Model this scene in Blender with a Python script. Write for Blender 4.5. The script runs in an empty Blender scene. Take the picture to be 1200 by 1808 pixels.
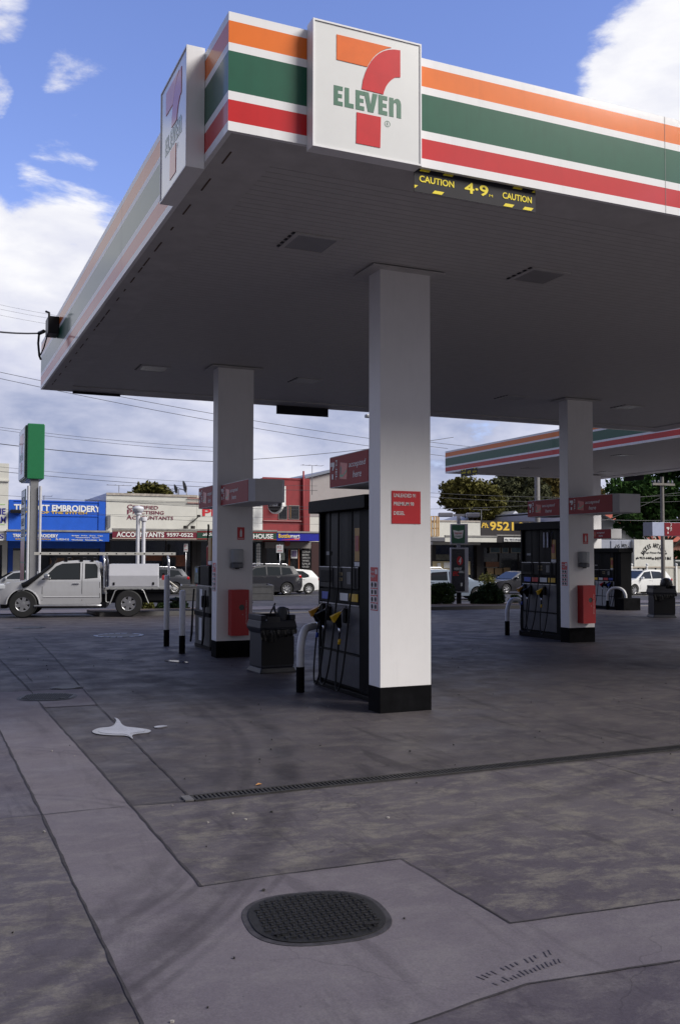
import bpy, bmesh, math, random
from mathutils import Vector, Matrix
R = math.radians
scene = bpy.context.scene
COL = scene.collection
random.seed(7)

# ---------------------------------------------------------------- camera
CAM_H = 1.8
FPX = 1668.7
_pi, _ya, _ro = R(2.61), R(23.816), R(0.105)
FW = Vector((math.sin(_ya) * math.cos(_pi), math.cos(_ya) * math.cos(_pi), math.sin(_pi)))
_r = Vector((math.cos(_ya), -math.sin(_ya), 0)); _u = _r.cross(FW)
RT = _r * math.cos(_ro) + _u * math.sin(_ro)
UP = -_r * math.sin(_ro) + _u * math.cos(_ro)
O = Vector((0, 0, CAM_H))
cd = bpy.data.cameras.new('camera')
cam = bpy.data.objects.new('camera', cd); COL.objects.link(cam)
cam.matrix_world = Matrix(((RT.x, UP.x, -FW.x, 0), (RT.y, UP.y, -FW.y, 0), (RT.z, UP.z, -FW.z, CAM_H), (0, 0, 0, 1)))
cd.sensor_fit = 'VERTICAL'; cd.sensor_height = 36; cd.lens = 36 * FPX / 1808
cd.clip_start = .05; cd.clip_end = 3000
scene.camera = cam

# surveyed positions: points of the place, found from the photograph's perspective
def ray(px, py): return FW + RT * ((px - 600) / FPX) - UP * ((py - 904) / FPX)
def zg(x, y):
    d = x * math.sin(_ya) + y * math.cos(_ya)
    return -0.0125 * max(0, min(d, 64) - 17)
def G(px, py):
    r = ray(px, py); z = 0
    for _ in range(60):
        p = O + r * ((z - CAM_H) / r.z); z = zg(p.x, p.y)
    return p
def PX(px, py, X): r = ray(px, py); return O + r * (X / r.x)
def PY(px, py, Y): r = ray(px, py); return O + r * (Y / r.y)
def D(px, py, d): return O + ray(px, py) * d

# ---------------------------------------------------------------- exposure, sky, sun
scene.view_settings.view_transform = 'Standard'; scene.view_settings.look = 'None'
scene.view_settings.exposure = 0.1; scene.view_settings.gamma = 1
SUN_EL, SUN_AZ = R(38), R(180 - 46)          # azimuth clockwise from +Y: behind and to the right of the camera
world = bpy.data.worlds.new("World"); scene.world = world; world.use_nodes = True
nt = world.node_tree; nt.nodes.clear()
N = nt.nodes.new; LK = nt.links.new
def wmath(op, a, b=None, c=None, clamp=False):
    n = N('ShaderNodeMath'); n.operation = op; n.use_clamp = clamp
    for i, v in enumerate((a, b, c)):
        if v is None: continue
        if isinstance(v, (int, float)): n.inputs[i].default_value = v
        else: LK(v, n.inputs[i])
    return n.outputs[0]
def wmap(v, a, b, c=0., d=1., kind='SMOOTHSTEP'):
    n = N('ShaderNodeMapRange'); n.interpolation_type = kind
    LK(v, n.inputs[0])
    for i, q in enumerate((a, b, c, d)): n.inputs[i + 1].default_value = q
    return n.outputs[0]
tc = N('ShaderNodeTexCoord'); DIR = tc.outputs['Generated']
sep = N('ShaderNodeSeparateXYZ'); LK(DIR, sep.inputs[0])
dz = sep.outputs[2]
sky = N('ShaderNodeTexSky'); sky.sky_type = 'NISHITA'; sky.sun_disc = False
sky.sun_elevation = SUN_EL; sky.sun_rotation = SUN_AZ; sky.air_density = 1.3; sky.dust_density = .6; sky.ozone_density = 2.0
# clouds: noise on a flattened sky dome
den = wmath('ADD', wmath('MAXIMUM', dz, 0.0), 0.42)
comb = N('ShaderNodeCombineXYZ')
LK(wmath('DIVIDE', sep.outputs[0], den), comb.inputs[0]); LK(wmath('DIVIDE', sep.outputs[1], den), comb.inputs[1])
LK(wmath('MULTIPLY', dz, 2.2), comb.inputs[2])
def wnoise(vec, scale, detail, rough, off=(0, 0, 0), dist=0.):
    m = N('ShaderNodeMapping'); m.inputs['Location'].default_value = off; LK(vec, m.inputs[0])
    n = N('ShaderNodeTexNoise'); n.inputs['Scale'].default_value = scale; n.inputs['Detail'].default_value = detail
    n.inputs['Roughness'].default_value = rough; n.inputs['Distortion'].default_value = dist
    LK(m.outputs[0], n.inputs[0]); return n.outputs[0]
n1 = wnoise(comb.outputs[0], 4.6, 10, .60, (7.4, 2.9, 0), .3)
n1 = wmath('ADD', wmath('MULTIPLY', n1, 1.55), -.275)
n2 = wnoise(comb.outputs[0], 2.6, 7, .55, (8.3, 4.2, 2))
def lobe(px, py, r0, r1):        # 1 inside a cone around a direction, 0 outside
    d = ray(px, py).normalized()
    v = N('ShaderNodeVectorMath'); v.operation = 'DOT_PRODUCT'; LK(DIR, v.inputs[0]); v.inputs[1].default_value = d
    return wmap(v.outputs['Value'], math.cos(R(r1)), math.cos(R(r0)))
hole = wmap(dz, .31, .375)                                    # clear blue higher up
front = N('ShaderNodeVectorMath'); front.operation = 'DOT_PRODUCT'; LK(DIR, front.inputs[0]); front.inputs[1].default_value = Vector((-.12, .99, .0)).normalized()
hole = wmath('MULTIPLY', hole, wmap(front.outputs['Value'], .0, .45))
bias = wmath('MULTIPLY', hole, -.66)
bias = wmath('ADD', bias, wmath('MULTIPLY', lobe(1230, 150, 1, 8.0), .74))
bias = wmath('ADD', bias, wmath('MULTIPLY', lobe(0, 300, .5, 3.4), .17))
bias = wmath('ADD', bias, wmath('MULTIPLY', lobe(110, 330, .3, 3.2), .25))
bias = wmath('ADD', bias, wmath('MULTIPLY', lobe(-10, 0, .5, 3.2), .50))
bias = wmath('ADD', bias, wmath('MULTIPLY', lobe(135, 145, .2, 3.0), .41))
bias = wmath('ADD', bias, wmath('MULTIPLY', lobe(-900, 330, 8, 19), .6))
bias = wmath('ADD', bias, wmath('MULTIPLY', lobe(-15, 155, .3, 1.9), .46))
bias = wmath('ADD', bias, wmath('MULTIPLY', lobe(60, 560, 3, 7), .25))
bias = wmath('ADD', bias, wmath('MULTIPLY', wmap(dz, .27, .20), .16))
cov = wmath('ADD', wmath('ADD', n1, bias), .24)
mask = wmap(cov, .47, .68)
# cloud brightness: bright lit tops, lavender grey undersides lower down
shade = wmath('ADD', wmath('MULTIPLY', n2, 1.0), wmath('MULTIPLY', n1, .42))
low = wmap(dz, .30, .16)
shade = wmath('SUBTRACT', shade, wmath('MULTIPLY', low, .27))
cr = N('ShaderNodeValToRGB'); LK(wmap(shade, .28, .80, kind='LINEAR'), cr.inputs[0])
cr.color_ramp.elements[0].color = (.33, .38, .56, 1); cr.color_ramp.elements[1].color = (.92, .92, .95, 1)
e = cr.color_ramp.elements.new(.5); e.color = (.64, .66, .80, 1)
bg1 = N('ShaderNodeBackground'); bg1.inputs[1].default_value = .15
tint = N('ShaderNodeMix'); tint.data_type = 'RGBA'; tint.blend_type = 'MULTIPLY'; tint.inputs[0].default_value = 1
LK(sky.outputs[0], tint.inputs[6]); tint.inputs[7].default_value = (.92, .88, 1.28, 1)
LK(tint.outputs[2], bg1.inputs[0])
bg2 = N('ShaderNodeBackground'); LK(cr.outputs[0], bg2.inputs[0])
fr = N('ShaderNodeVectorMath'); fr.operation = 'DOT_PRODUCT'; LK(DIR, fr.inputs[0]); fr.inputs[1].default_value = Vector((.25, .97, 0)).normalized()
LK(wmap(fr.outputs['Value'], -.10, .60, .30, 1.0), bg2.inputs[1])      # unseen clouds behind the camera dimmed to deepen the shade under the canopy
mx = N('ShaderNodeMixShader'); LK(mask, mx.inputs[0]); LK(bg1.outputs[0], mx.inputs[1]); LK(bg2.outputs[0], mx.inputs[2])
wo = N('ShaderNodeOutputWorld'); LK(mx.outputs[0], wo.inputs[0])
world.cycles.sampling_method = 'MANUAL'; world.cycles.sample_map_resolution = 512

sd = bpy.data.lights.new('sun', 'SUN'); sd.energy = 3.8; sd.angle = R(28); sd.color = (1, .96, .9)
sun = bpy.data.objects.new('sun', sd); COL.objects.link(sun)
sdir = Vector((math.sin(SUN_AZ) * math.cos(SUN_EL), math.cos(SUN_AZ) * math.cos(SUN_EL), math.sin(SUN_EL)))
sun.rotation_euler = sdir.to_track_quat('Z', 'Y').to_euler()

# ---------------------------------------------------------------- materials
MATS = {}
def mat(name, col, rough=.6, metal=0., var=.08, vscale=6., bump=0., bscale=40., coat=0., spec=.5, grime=0.):
    if name in MATS: return MATS[name]
    m = bpy.data.materials.new(name); m.use_nodes = True; t = m.node_tree
    b = t.nodes['Principled BSDF']
    b.inputs['Roughness'].default_value = rough; b.inputs['Metallic'].default_value = metal
    b.inputs['Coat Weight'].default_value = coat; b.inputs['Coat Roughness'].default_value = .08
    b.inputs['Specular IOR Level'].default_value = spec
    tcn = t.nodes.new('ShaderNodeTexCoord')
    n = t.nodes.new('ShaderNodeTexNoise'); n.inputs['Scale'].default_value = vscale; n.inputs['Detail'].default_value = 6; n.inputs['Roughness'].default_value = .65
    t.links.new(tcn.outputs['Object'], n.inputs[0])
    mr = t.nodes.new('ShaderNodeMapRange'); mr.inputs[1].default_value = .3; mr.inputs[2].default_value = .7
    mr.inputs[3].default_value = 1 - var; mr.inputs[4].default_value = 1 + var; t.links.new(n.outputs[0], mr.inputs[0])
    mu = t.nodes.new('ShaderNodeVectorMath'); mu.operation = 'SCALE'; mu.inputs[0].default_value = col[:3]
    t.links.new(mr.outputs[0], mu.inputs['Scale']); t.links.new(mu.outputs[0], b.inputs['Base Color'])
    if grime:      # faint run marks and scuffs
        mp = t.nodes.new('ShaderNodeMapping'); mp.inputs['Scale'].default_value = (7, 7, .9); t.links.new(tcn.outputs['Object'], mp.inputs[0])
        n3 = t.nodes.new('ShaderNodeTexNoise'); n3.inputs['Scale'].default_value = 1.6; n3.inputs['Detail'].default_value = 9; n3.inputs['Roughness'].default_value = .7; t.links.new(mp.outputs[0], n3.inputs[0])
        r3 = t.nodes.new('ShaderNodeMapRange'); r3.inputs[1].default_value = .50; r3.inputs[2].default_value = .78; r3.inputs[3].default_value = 1; r3.inputs[4].default_value = 1 - grime; t.links.new(n3.outputs[0], r3.inputs[0])
        m3 = t.nodes.new('ShaderNodeMath'); m3.operation = 'MULTIPLY'; t.links.new(mr.outputs[0], m3.inputs[0]); t.links.new(r3.outputs[0], m3.inputs[1]); t.links.new(m3.outputs[0], mu.inputs['Scale'])
    if bump:
        n2 = t.nodes.new('ShaderNodeTexNoise'); n2.inputs['Scale'].default_value = bscale; n2.inputs['Detail'].default_value = 5
        t.links.new(tcn.outputs['Object'], n2.inputs[0])
        bp = t.nodes.new('ShaderNodeBump'); bp.inputs['Strength'].default_value = bump; bp.inputs['Distance'].default_value = .01
        t.links.new(n2.outputs[0], bp.inputs['Height']); t.links.new(bp.outputs[0], b.inputs['Normal'])
    MATS[name] = m; return m

def tile_mat(name, col, col2, axis, period, width, rough=.6, var=.06):
    """flat colour crossed by thin parallel grooves every `period` metres along an object axis"""
    m = mat(name, col, rough, var=var); t = m.node_tree; b = t.nodes['Principled BSDF']
    tcn = t.nodes.new('ShaderNodeTexCoord'); s = t.nodes.new('ShaderNodeSeparateXYZ'); t.links.new(tcn.outputs['Object'], s.inputs[0])
    mo = t.nodes.new('ShaderNodeMath'); mo.operation = 'PINGPONG'; mo.inputs[1].default_value = period / 2
    t.links.new(s.outputs[axis], mo.inputs[0])
    mr = t.nodes.new('ShaderNodeMapRange'); mr.inputs[1].default_value = 0; mr.inputs[2].default_value = width; mr.interpolation_type = 'SMOOTHSTEP'
    t.links.new(mo.outputs[0], mr.inputs[0])
    src = b.inputs['Base Color'].links[0].from_socket
    mi = t.nodes.new('ShaderNodeMix'); mi.data_type = 'RGBA'; mi.inputs[6].default_value = (*col2, 1)
    t.links.new(mr.outputs[0], mi.inputs[0]); t.links.new(src, mi.inputs[7]); t.links.new(mi.outputs[2], b.inputs['Base Color'])
    bp = t.nodes.new('ShaderNodeBump'); bp.inputs['Strength'].default_value = .6; bp.inputs['Distance'].default_value = .012
    t.links.new(mr.outputs[0], bp.inputs['Height']); t.links.new(bp.outputs[0], b.inputs['Normal'])
    return m

def concrete(name, ca, cb, cc, rough=.62, streak=.5, scale=1., arcs=()):
    m = bpy.data.materials.new(name); m.use_nodes = True; t = m.node_tree; b = t.nodes['Principled BSDF']
    b.inputs['Roughness'].default_value = rough; b.inputs['Specular IOR Level'].default_value = .22
    L = t.links.new
    tcn = t.nodes.new('ShaderNodeTexCoord')
    def nz(s, det, ro, sc=(1, 1, 1), rot=0, dist=0., off=(0,0,0)):
        mp = t.nodes.new('ShaderNodeMapping'); mp.inputs['Scale'].default_value = sc; mp.inputs['Rotation'].default_value = (0, 0, rot)
        mp.inputs['Location'].default_value = off
        L(tcn.outputs['Object'], mp.inputs[0])
        n = t.nodes.new('ShaderNodeTexNoise'); n.inputs['Scale'].default_value = s; n.inputs['Detail'].default_value = det
        n.inputs['Roughness'].default_value = ro; n.inputs['Distortion'].default_value = dist; L(mp.outputs[0], n.inputs[0]); return n.outputs[0]
    def rng(v, a, b_, c, d):
        r = t.nodes.new('ShaderNodeMapRange'); r.interpolation_type = 'SMOOTHSTEP'; L(v, r.inputs[0])
        for i, q in enumerate((a, b_, c, d)): r.inputs[i + 1].default_value = q
        return r.outputs[0]
    def mixc(f, a, b_, mode='MIX'):
        x = t.nodes.new('ShaderNodeMix'); x.data_type = 'RGBA'; x.blend_type = mode
        if isinstance(f, float): x.inputs[0].default_value = f
        else: L(f, x.inputs[0])
        for i, q in ((6, a), (7, b_)):
            if isinstance(q, tuple): x.inputs[i].default_value = (*q, 1)
            else: L(q, x.inputs[i])
        return x.outputs[2]
    c = mixc(rng(nz(.8 * scale, 9, .68, dist=.3), .36, .64, 0, 1), ca, cb)                       # broad patches
    c = mixc(rng(nz(3.0 * scale, 13, .80, (1, 1.7, 1), .5, .3), .45, .64, 0, .75), c, cc)      # worn pale or dark blotches
    st = rng(nz(1.2 * scale, 8, .7, (3.2, .55, 1), R(-28), .8, (4, 2, 0)), .52, .68, 0, streak)        # tyre rubber streaks
    c = mixc(st, c, tuple(q * .55 for q in ca))
    for (cx, cy, r_, w_, k_) in arcs:        # rubber laid down by turning tyres
        s3 = t.nodes.new('ShaderNodeVectorMath'); s3.operation = 'DISTANCE'; L(tcn.outputs['Object'], s3.inputs[0]); s3.inputs[1].default_value = (cx, cy, 0)
        m1 = t.nodes.new('ShaderNodeMath'); m1.operation = 'SUBTRACT'; L(s3.outputs['Value'], m1.inputs[0]); m1.inputs[1].default_value = r_
        m2 = t.nodes.new('ShaderNodeMath'); m2.operation = 'ABSOLUTE'; L(m1.outputs[0], m2.inputs[0])
        edge = rng(m2.outputs[0], w_, w_ * .25, 0, k_)
        m3 = t.nodes.new('ShaderNodeMath'); m3.operation = 'MULTIPLY'; L(edge, m3.inputs[0]); L(rng(nz(1.4, 8, .7, off=(cx, 3, 0)), .35, .65, .15, 1), m3.inputs[1])
        c = mixc(m3.outputs[0], c, tuple(q * .42 for q in ca))
    vo = t.nodes.new('ShaderNodeTexVoronoi'); vo.feature = 'DISTANCE_TO_EDGE'; vo.inputs['Scale'].default_value = .42      # hairline cracks
    vm = t.nodes.new('ShaderNodeVectorMath'); vm.operation = 'ADD'; wn = t.nodes.new('ShaderNodeTexNoise'); wn.inputs['Scale'].default_value = 3; wn.inputs['Detail'].default_value = 6
    L(tcn.outputs['Object'], wn.inputs[0]); ws = t.nodes.new('ShaderNodeVectorMath'); ws.operation = 'SCALE'; L(wn.outputs['Color'], ws.inputs[0]); ws.inputs['Scale'].default_value = .35
    L(tcn.outputs['Object'], vm.inputs[0]); L(ws.outputs[0], vm.inputs[1]); L(vm.outputs[0], vo.inputs['Vector'])
    ck = t.nodes.new('ShaderNodeMath'); ck.operation = 'MULTIPLY'; L(rng(vo.outputs['Distance'], .0028, .0005, 0, .35), ck.inputs[0]); L(rng(nz(.45, 3, .5, off=(5, 1, 0)), .48, .56, 0, 1), ck.inputs[1])
    c = mixc(ck.outputs[0], c, tuple(q * .35 for q in ca))
    dr_ = rng(nz(7, 5, .55, dist=.5, off=(2, 7, 0)), .70, .76, 0, .6); c = mixc(dr_, c, tuple(q * .4 for q in ca))
    sp = rng(nz(28, 3, .6), .70, .76, 0, .55)                                     # spots
    c = mixc(sp, c, tuple(q * .45 for q in ca))
    fine = rng(nz(90, 4, .7), .25, .75, .86, 1.14)
    v = t.nodes.new('ShaderNodeVectorMath'); v.operation = 'SCALE'; L(c, v.inputs[0]); L(fine, v.inputs['Scale']); L(v.outputs[0], b.inputs['Base Color'])
    L(rng(nz(1.7, 5, .6, off=(9, 9, 0)), .3, .7, rough - .12, rough + .12), b.inputs['Roughness'])
    bp = t.nodes.new('ShaderNodeBump'); bp.inputs['Strength'].default_value = .25; bp.inputs['Distance'].default_value = .006
    L(nz(60, 6, .7), bp.inputs['Height']); L(bp.outputs[0], b.inputs['Normal'])
    MATS[name] = m; return m

WHITE = mat('white_paint', (.80, .79, .80), .35, var=.03, vscale=3)
BLACK = mat('black_paint', (.010, .010, .012), .4, var=.2, spec=.25)
DGREY = mat('dark_grey_plastic', (.035, .037, .045), .5, var=.1)
MGREY = mat('grey_metal', (.30, .30, .32), .4, .3, var=.1)
STEEL = mat('steel', (.45, .45, .47), .32, .8, var=.12)
RUBBER = mat('rubber', (.010, .010, .011), .55, var=.2, spec=.25)
RED = mat('red_panel', (.52, .022, .028), .35, var=.04)
YEL = mat('yellow_plastic', (.72, .44, .02), .4, var=.05)
BLUE = mat('blue_plastic', (.02, .06, .38), .4)
GLASS = mat('dark_glass', (.02, .025, .03), .06, spec=.5, var=0)
CHROME = mat('chrome', (.7, .7, .72), .15, 1., var=.03)

# ---------------------------------------------------------------- mesh helpers
class MB:
    def __init__(s): s.v = []; s.f = []; s.m = []; s.sm = []
    def add(s, vs, fs, m=0, smooth=False):
        k = len(s.v); s.v += [tuple(v) for v in vs]; s.f += [tuple(i + k for i in f) for f in fs]
        s.m += [m] * len(fs); s.sm += [smooth] * len(fs); return s
    def box(s, x0, x1, y0, y1, z0, z1, m=0, M=None):
        vs = [Vector(p) for p in ((x0, y0, z0), (x1, y0, z0), (x1, y1, z0), (x0, y1, z0), (x0, y0, z1), (x1, y0, z1), (x1, y1, z1), (x0, y1, z1))]
        if M: vs = [M @ v for v in vs]
        return s.add(vs, [(0, 3, 2, 1), (4, 5, 6, 7), (0, 1, 5, 4), (1, 2, 6, 5), (2, 3, 7, 6), (3, 0, 4, 7)], m)
    def bar(s, a, b, w, t, m=0, up=(0, 0, 1)):
        a, b = Vector(a), Vector(b); d = (b - a); L = d.length; d.normalize(); up = Vector(up)
        if abs(d.dot(up)) > .98: up = Vector((1, 0, 0))
        x = d.cross(up).normalized(); z = x.cross(d)
        M = Matrix(((x.x, d.x, z.x, a.x), (x.y, d.y, z.y, a.y), (x.z, d.z, z.z, a.z), (0, 0, 0, 1)))
        return s.box(-w / 2, w / 2, 0, L, -t / 2, t / 2, m, M)
    def prism(s, poly, axis, a, b, m=0, smooth=False):
        """poly of 2D points extruded along axis (0,1,2) from a to b"""
        def P(p, c): return {0: (c, p[0], p[1]), 1: (p[0], c, p[1]), 2: (p[0], p[1], c)}[axis]
        n = len(poly); vs = [P(p, a) for p in poly] + [P(p, b) for p in poly]
        fs = [tuple(range(n))[::-1], tuple(range(n, 2 * n))] + [(i, (i + 1) % n, n + (i + 1) % n, n + i) for i in range(n)]
        return s.add(vs, fs, m, smooth)
    def tube(s, pts, r, n=8, m=0, cap=True):
        pts = [Vector(p) for p in pts]; rs = r if isinstance(r, (list, tuple)) else [r] * len(pts)
        vs = []; ref = Vector((0, 0, 1))
        d0 = (pts[1] - pts[0]).normalized()
        if abs(d0.dot(ref)) > .9: ref = Vector((1, 0, 0))
        x = d0.cross(ref).normalized()
        for i, p in enumerate(pts):
            d = ((pts[min(i + 1, len(pts) - 1)] - pts[max(i - 1, 0)])).normalized()
            x = (x - d * x.dot(d)).normalized(); y = d.cross(x)
            vs += [p + (x * math.cos(2 * math.pi * k / n) + y * math.sin(2 * math.pi * k / n)) * rs[i] for k in range(n)]
        fs = [(i * n + k, i * n + (k + 1) % n, (i + 1) * n + (k + 1) % n, (i + 1) * n + k) for i in range(len(pts) - 1) for k in range(n)]
        s.add(vs, fs, m, True)
        if cap:
            e = (len(pts) - 1) * n; k0 = len(s.v) - len(vs)
            s.f += [tuple(k0 + k for k in range(n))[::-1], tuple(k0 + e + k for k in range(n))]; s.m += [m, m]; s.sm += [False, False]
        return s
    def lathe(s, prof, c, axis=2, n=20, m=0, cap=True):
        """profile [(r, h)] turned about axis through c"""
        vs = []
        for r, h in prof:
            for k in range(n):
                a = 2 * math.pi * k / n; q = (r * math.cos(a), r * math.sin(a))
                p = {2: (q[0], q[1], h), 1: (q[0], h, q[1]), 0: (h, q[0], q[1])}[axis]
                vs.append((p[0] + c[0], p[1] + c[1], p[2] + c[2]))
        fs = [(i * n + k, i * n + (k + 1) % n, (i + 1) * n + (k + 1) % n, (i + 1) * n + k) for i in range(len(prof) - 1) for k in range(n)]
        if cap: fs += [tuple(range(n))[::-1], tuple(range((len(prof) - 1) * n, len(prof) * n))]
        return s.add(vs, fs, m, True)
    def quad(s, a, b, c, d, m=0): return s.add([a, b, c, d], [(0, 1, 2, 3)], m)
    def obj(s, name, mats, parent=None, bevel=0, seg=2, label=None, fix=True, auto=True):
        me = bpy.data.meshes.new(name); me.from_pydata(s.v, [], s.f)
        for q in (mats if isinstance(mats, (list, tuple)) else [mats]): me.materials.append(q)
        for p, mi, sm in zip(me.polygons, s.m, s.sm): p.material_index = mi; p.use_smooth = sm
        if fix:
            bm = bmesh.new(); bm.from_mesh(me); bmesh.ops.recalc_face_normals(bm, faces=bm.faces)
            if auto:
                for e in bm.edges:
                    if len(e.link_faces) == 2 and e.calc_face_angle(0) > R(38): e.smooth = False
            bm.to_mesh(me); bm.free()
        o = bpy.data.objects.new(name, me); COL.objects.link(o)
        if parent: o.parent = parent
        if bevel:
            b = o.modifiers.new('bevel', 'BEVEL'); b.width = bevel; b.segments = seg; b.limit_method = 'ANGLE'; b.angle_limit = R(35)
        if label: o['label'] = label
        return o

def tag(o, label, cat, group=None, kind=None):
    if label: o['label'] = label
    if cat: o['category'] = cat
    if group: o['group'] = group
    if kind: o['kind'] = kind
    return o
def thing(name, label, cat, loc=(0, 0, 0), rz=0., group=None):
    o = bpy.data.objects.new(name, None); COL.objects.link(o); o.empty_display_size = .2
    o.location = loc; o.rotation_euler = (0, 0, rz)
    return tag(o, label, cat, group)
def copy_tree(o, loc=None, rz=None, label=None, parent=None):
    c = o.copy(); COL.objects.link(c)
    if parent: c.parent = parent
    if loc is not None: c.location = loc
    if rz is not None: c.rotation_euler = (0, 0, rz)
    if label: c['label'] = label
    for ch in [q for q in bpy.data.objects if q.parent == o and q != c]: copy_tree(ch, parent=c)
    return c
def struct(mb, name, m, **k): o = mb.obj(name, m, **k); o['kind'] = 'structure'; return o

_dg = None
def letters(body, org, u, v, w=None, h=1., m=WHITE, parent=None, name='lettering', bold=0., ext=.004, spacing=1., wmax=None, shear=0.):
    """lettering as mesh: org = lower left corner, u/v = unit directions of the flat face it stands on"""
    cu = bpy.data.curves.new('t', 'FONT'); cu.body = body; cu.offset = bold * .5; cu.space_character = spacing; cu.resolution_u = 3; cu.shear = shear
    cu.extrude = 0.01
    o = bpy.data.objects.new('t', cu); COL.objects.link(o)
    me = bpy.data.meshes.new_from_object(o.evaluated_get(bpy.context.evaluated_depsgraph_get()))
    bpy.data.objects.remove(o); bpy.data.curves.remove(cu)
    xs = [q.co.x for q in me.vertices]; ys = [q.co.y for q in me.vertices]; zs = [q.co.z for q in me.vertices]
    x0, x1, y0, y1, z0, z1 = min(xs), max(xs), min(ys), max(ys), min(zs), max(zs)
    sy = h / (y1 - y0); sx = (w / (x1 - x0)) if w else sy
    u = Vector(u).normalized(); v = Vector(v).normalized(); nn = u.cross(v); org = Vector(org)
    for q in me.vertices:
        q.co = org + u * ((q.co.x - x0) * sx) + v * ((q.co.y - y0) * sy) + nn * (.001 + (q.co.z - z0) / (z1 - z0) * ext)
    me.materials.append(m); me.name = name
    ob = bpy.data.objects.new(name, me); COL.objects.link(ob)
    if parent: ob.parent = parent
    return ob

def flatpoly(mb, pts, org, u, v, ext=.004, m=0, base=.001):
    """a flat 2D shape (pts in u,v metres) laid on a face"""
    u = Vector(u).normalized(); v = Vector(v).normalized(); nn = u.cross(v); org = Vector(org); n = len(pts)
    vs = [org + u * a + v * b + nn * base for a, b in pts] + [org + u * a + v * b + nn * (base + ext) for a, b in pts]
    mb.add(vs, [tuple(range(n))[::-1], tuple(range(n, 2 * n))] + [(i, (i + 1) % n, n + (i + 1) % n, n + i) for i in range(n)], m)
# ---------------------------------------------------------------- things built in world coordinates
WT = []
def wthing(name, label, cat, loc, group=None):
    t = thing(name, label, cat, loc, 0, group); WT.append(t); return t
def finish_world():
    for t in WT:
        for c in bpy.data.objects:
            if c.parent == t: c.matrix_parent_inverse = Matrix.Translation(-Vector(t.location))

# ---------------------------------------------------------------- ground
def circ(p, q, s_):
    (ax, ay), (bx, by), (cx, cy) = [tuple(G(*v)[:2]) for v in (p, q, s_)]
    d = 2 * (ax * (by - cy) + bx * (cy - ay) + cx * (ay - by)); A, B_, C_ = ax * ax + ay * ay, bx * bx + by * by, cx * cx + cy * cy
    ux, uy = (A * (by - cy) + B_ * (cy - ay) + C_ * (ay - by)) / d, (A * (cx - bx) + B_ * (ax - cx) + C_ * (bx - ax)) / d
    return ux, uy, math.hypot(ax - ux, ay - uy)
_a1 = circ((385, 1230), (505, 1370), (330, 1640)); _a2 = circ((300, 1225), (395, 1370), (200, 1600))
ARCP = tuple(q for a in (((170, 1655), (265, 1612), (345, 1550)), ((215, 1742), (330, 1665), (430, 1562)), ((300, 1715), (390, 1640), (470, 1560))) for c in [circ(*a)] for q in ((c[0], c[1], c[2] - .05, .035, .5), (c[0], c[1], c[2] + .05, .035, .5)))
ARCS = ((*_a1, .17, .75), (_a1[0], _a1[1], _a1[2] - .32, .07, .5), (*_a2, .10, .35), (*circ((1190, 1330), (960, 1420), (600, 1520)), .16, .35))
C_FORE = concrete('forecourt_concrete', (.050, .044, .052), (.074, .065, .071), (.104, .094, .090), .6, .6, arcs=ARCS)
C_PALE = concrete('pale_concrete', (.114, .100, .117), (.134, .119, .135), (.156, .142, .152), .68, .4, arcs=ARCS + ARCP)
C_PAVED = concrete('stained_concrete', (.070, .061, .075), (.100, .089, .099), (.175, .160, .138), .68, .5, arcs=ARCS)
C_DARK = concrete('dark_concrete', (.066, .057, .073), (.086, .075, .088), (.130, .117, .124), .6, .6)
C_ROAD = concrete('asphalt', (.052, .050, .056), (.062, .060, .066), (.075, .072, .078), .7, .2)
C_FOOT = concrete('footpath_concrete', (.24, .22, .21), (.28, .26, .25), (.20, .19, .18), .8, .2)
fdir = Vector((math.sin(_ya), math.cos(_ya), 0)); rdir = Vector((math.cos(_ya), -math.sin(_ya), 0))
def slab(name, poly, m, dz, cuts=True, thick=0, **k):
    """a flat sheet following the fall of the ground: polygon in XY, split where the fall starts and ends"""
    bm = bmesh.new(); vs = [bm.verts.new((p[0], p[1], 0)) for p in poly]; bm.faces.new(vs)
    for d in (17, 64):
        bmesh.ops.bisect_plane(bm, geom=bm.verts[:] + bm.edges[:] + bm.faces[:], plane_co=fdir * d, plane_no=fdir)
    for v in bm.verts: v.co.z = zg(v.co.x, v.co.y) + dz
    if thick:
        r = bmesh.ops.extrude_face_region(bm, geom=bm.faces[:])
        for v in r['geom']:
            if isinstance(v, bmesh.types.BMVert): v.co.z -= thick
    bmesh.ops.recalc_face_normals(bm, faces=bm.faces)
    if not thick:
        for f in bm.faces:
            if f.normal.z < 0: f.normal_flip()
    me = bpy.data.meshes.new(name); bm.to_mesh(me); bm.free(); me.materials.append(m)
    o = bpy.data.objects.new(name, me); COL.objects.link(o); o['kind'] = 'structure'; return o
def rect(x0, x1, y0, y1): return [(x0, y0), (x1, y0), (x1, y1), (x0, y1)]
def gp(*pts): return [tuple(G(x, y)[:2]) for x, y in pts]
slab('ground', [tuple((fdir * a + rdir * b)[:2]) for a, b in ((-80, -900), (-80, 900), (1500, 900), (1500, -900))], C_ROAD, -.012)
slab('forecourt', rect(-30, 70, -12, 30.6), C_FORE, 0)
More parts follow.
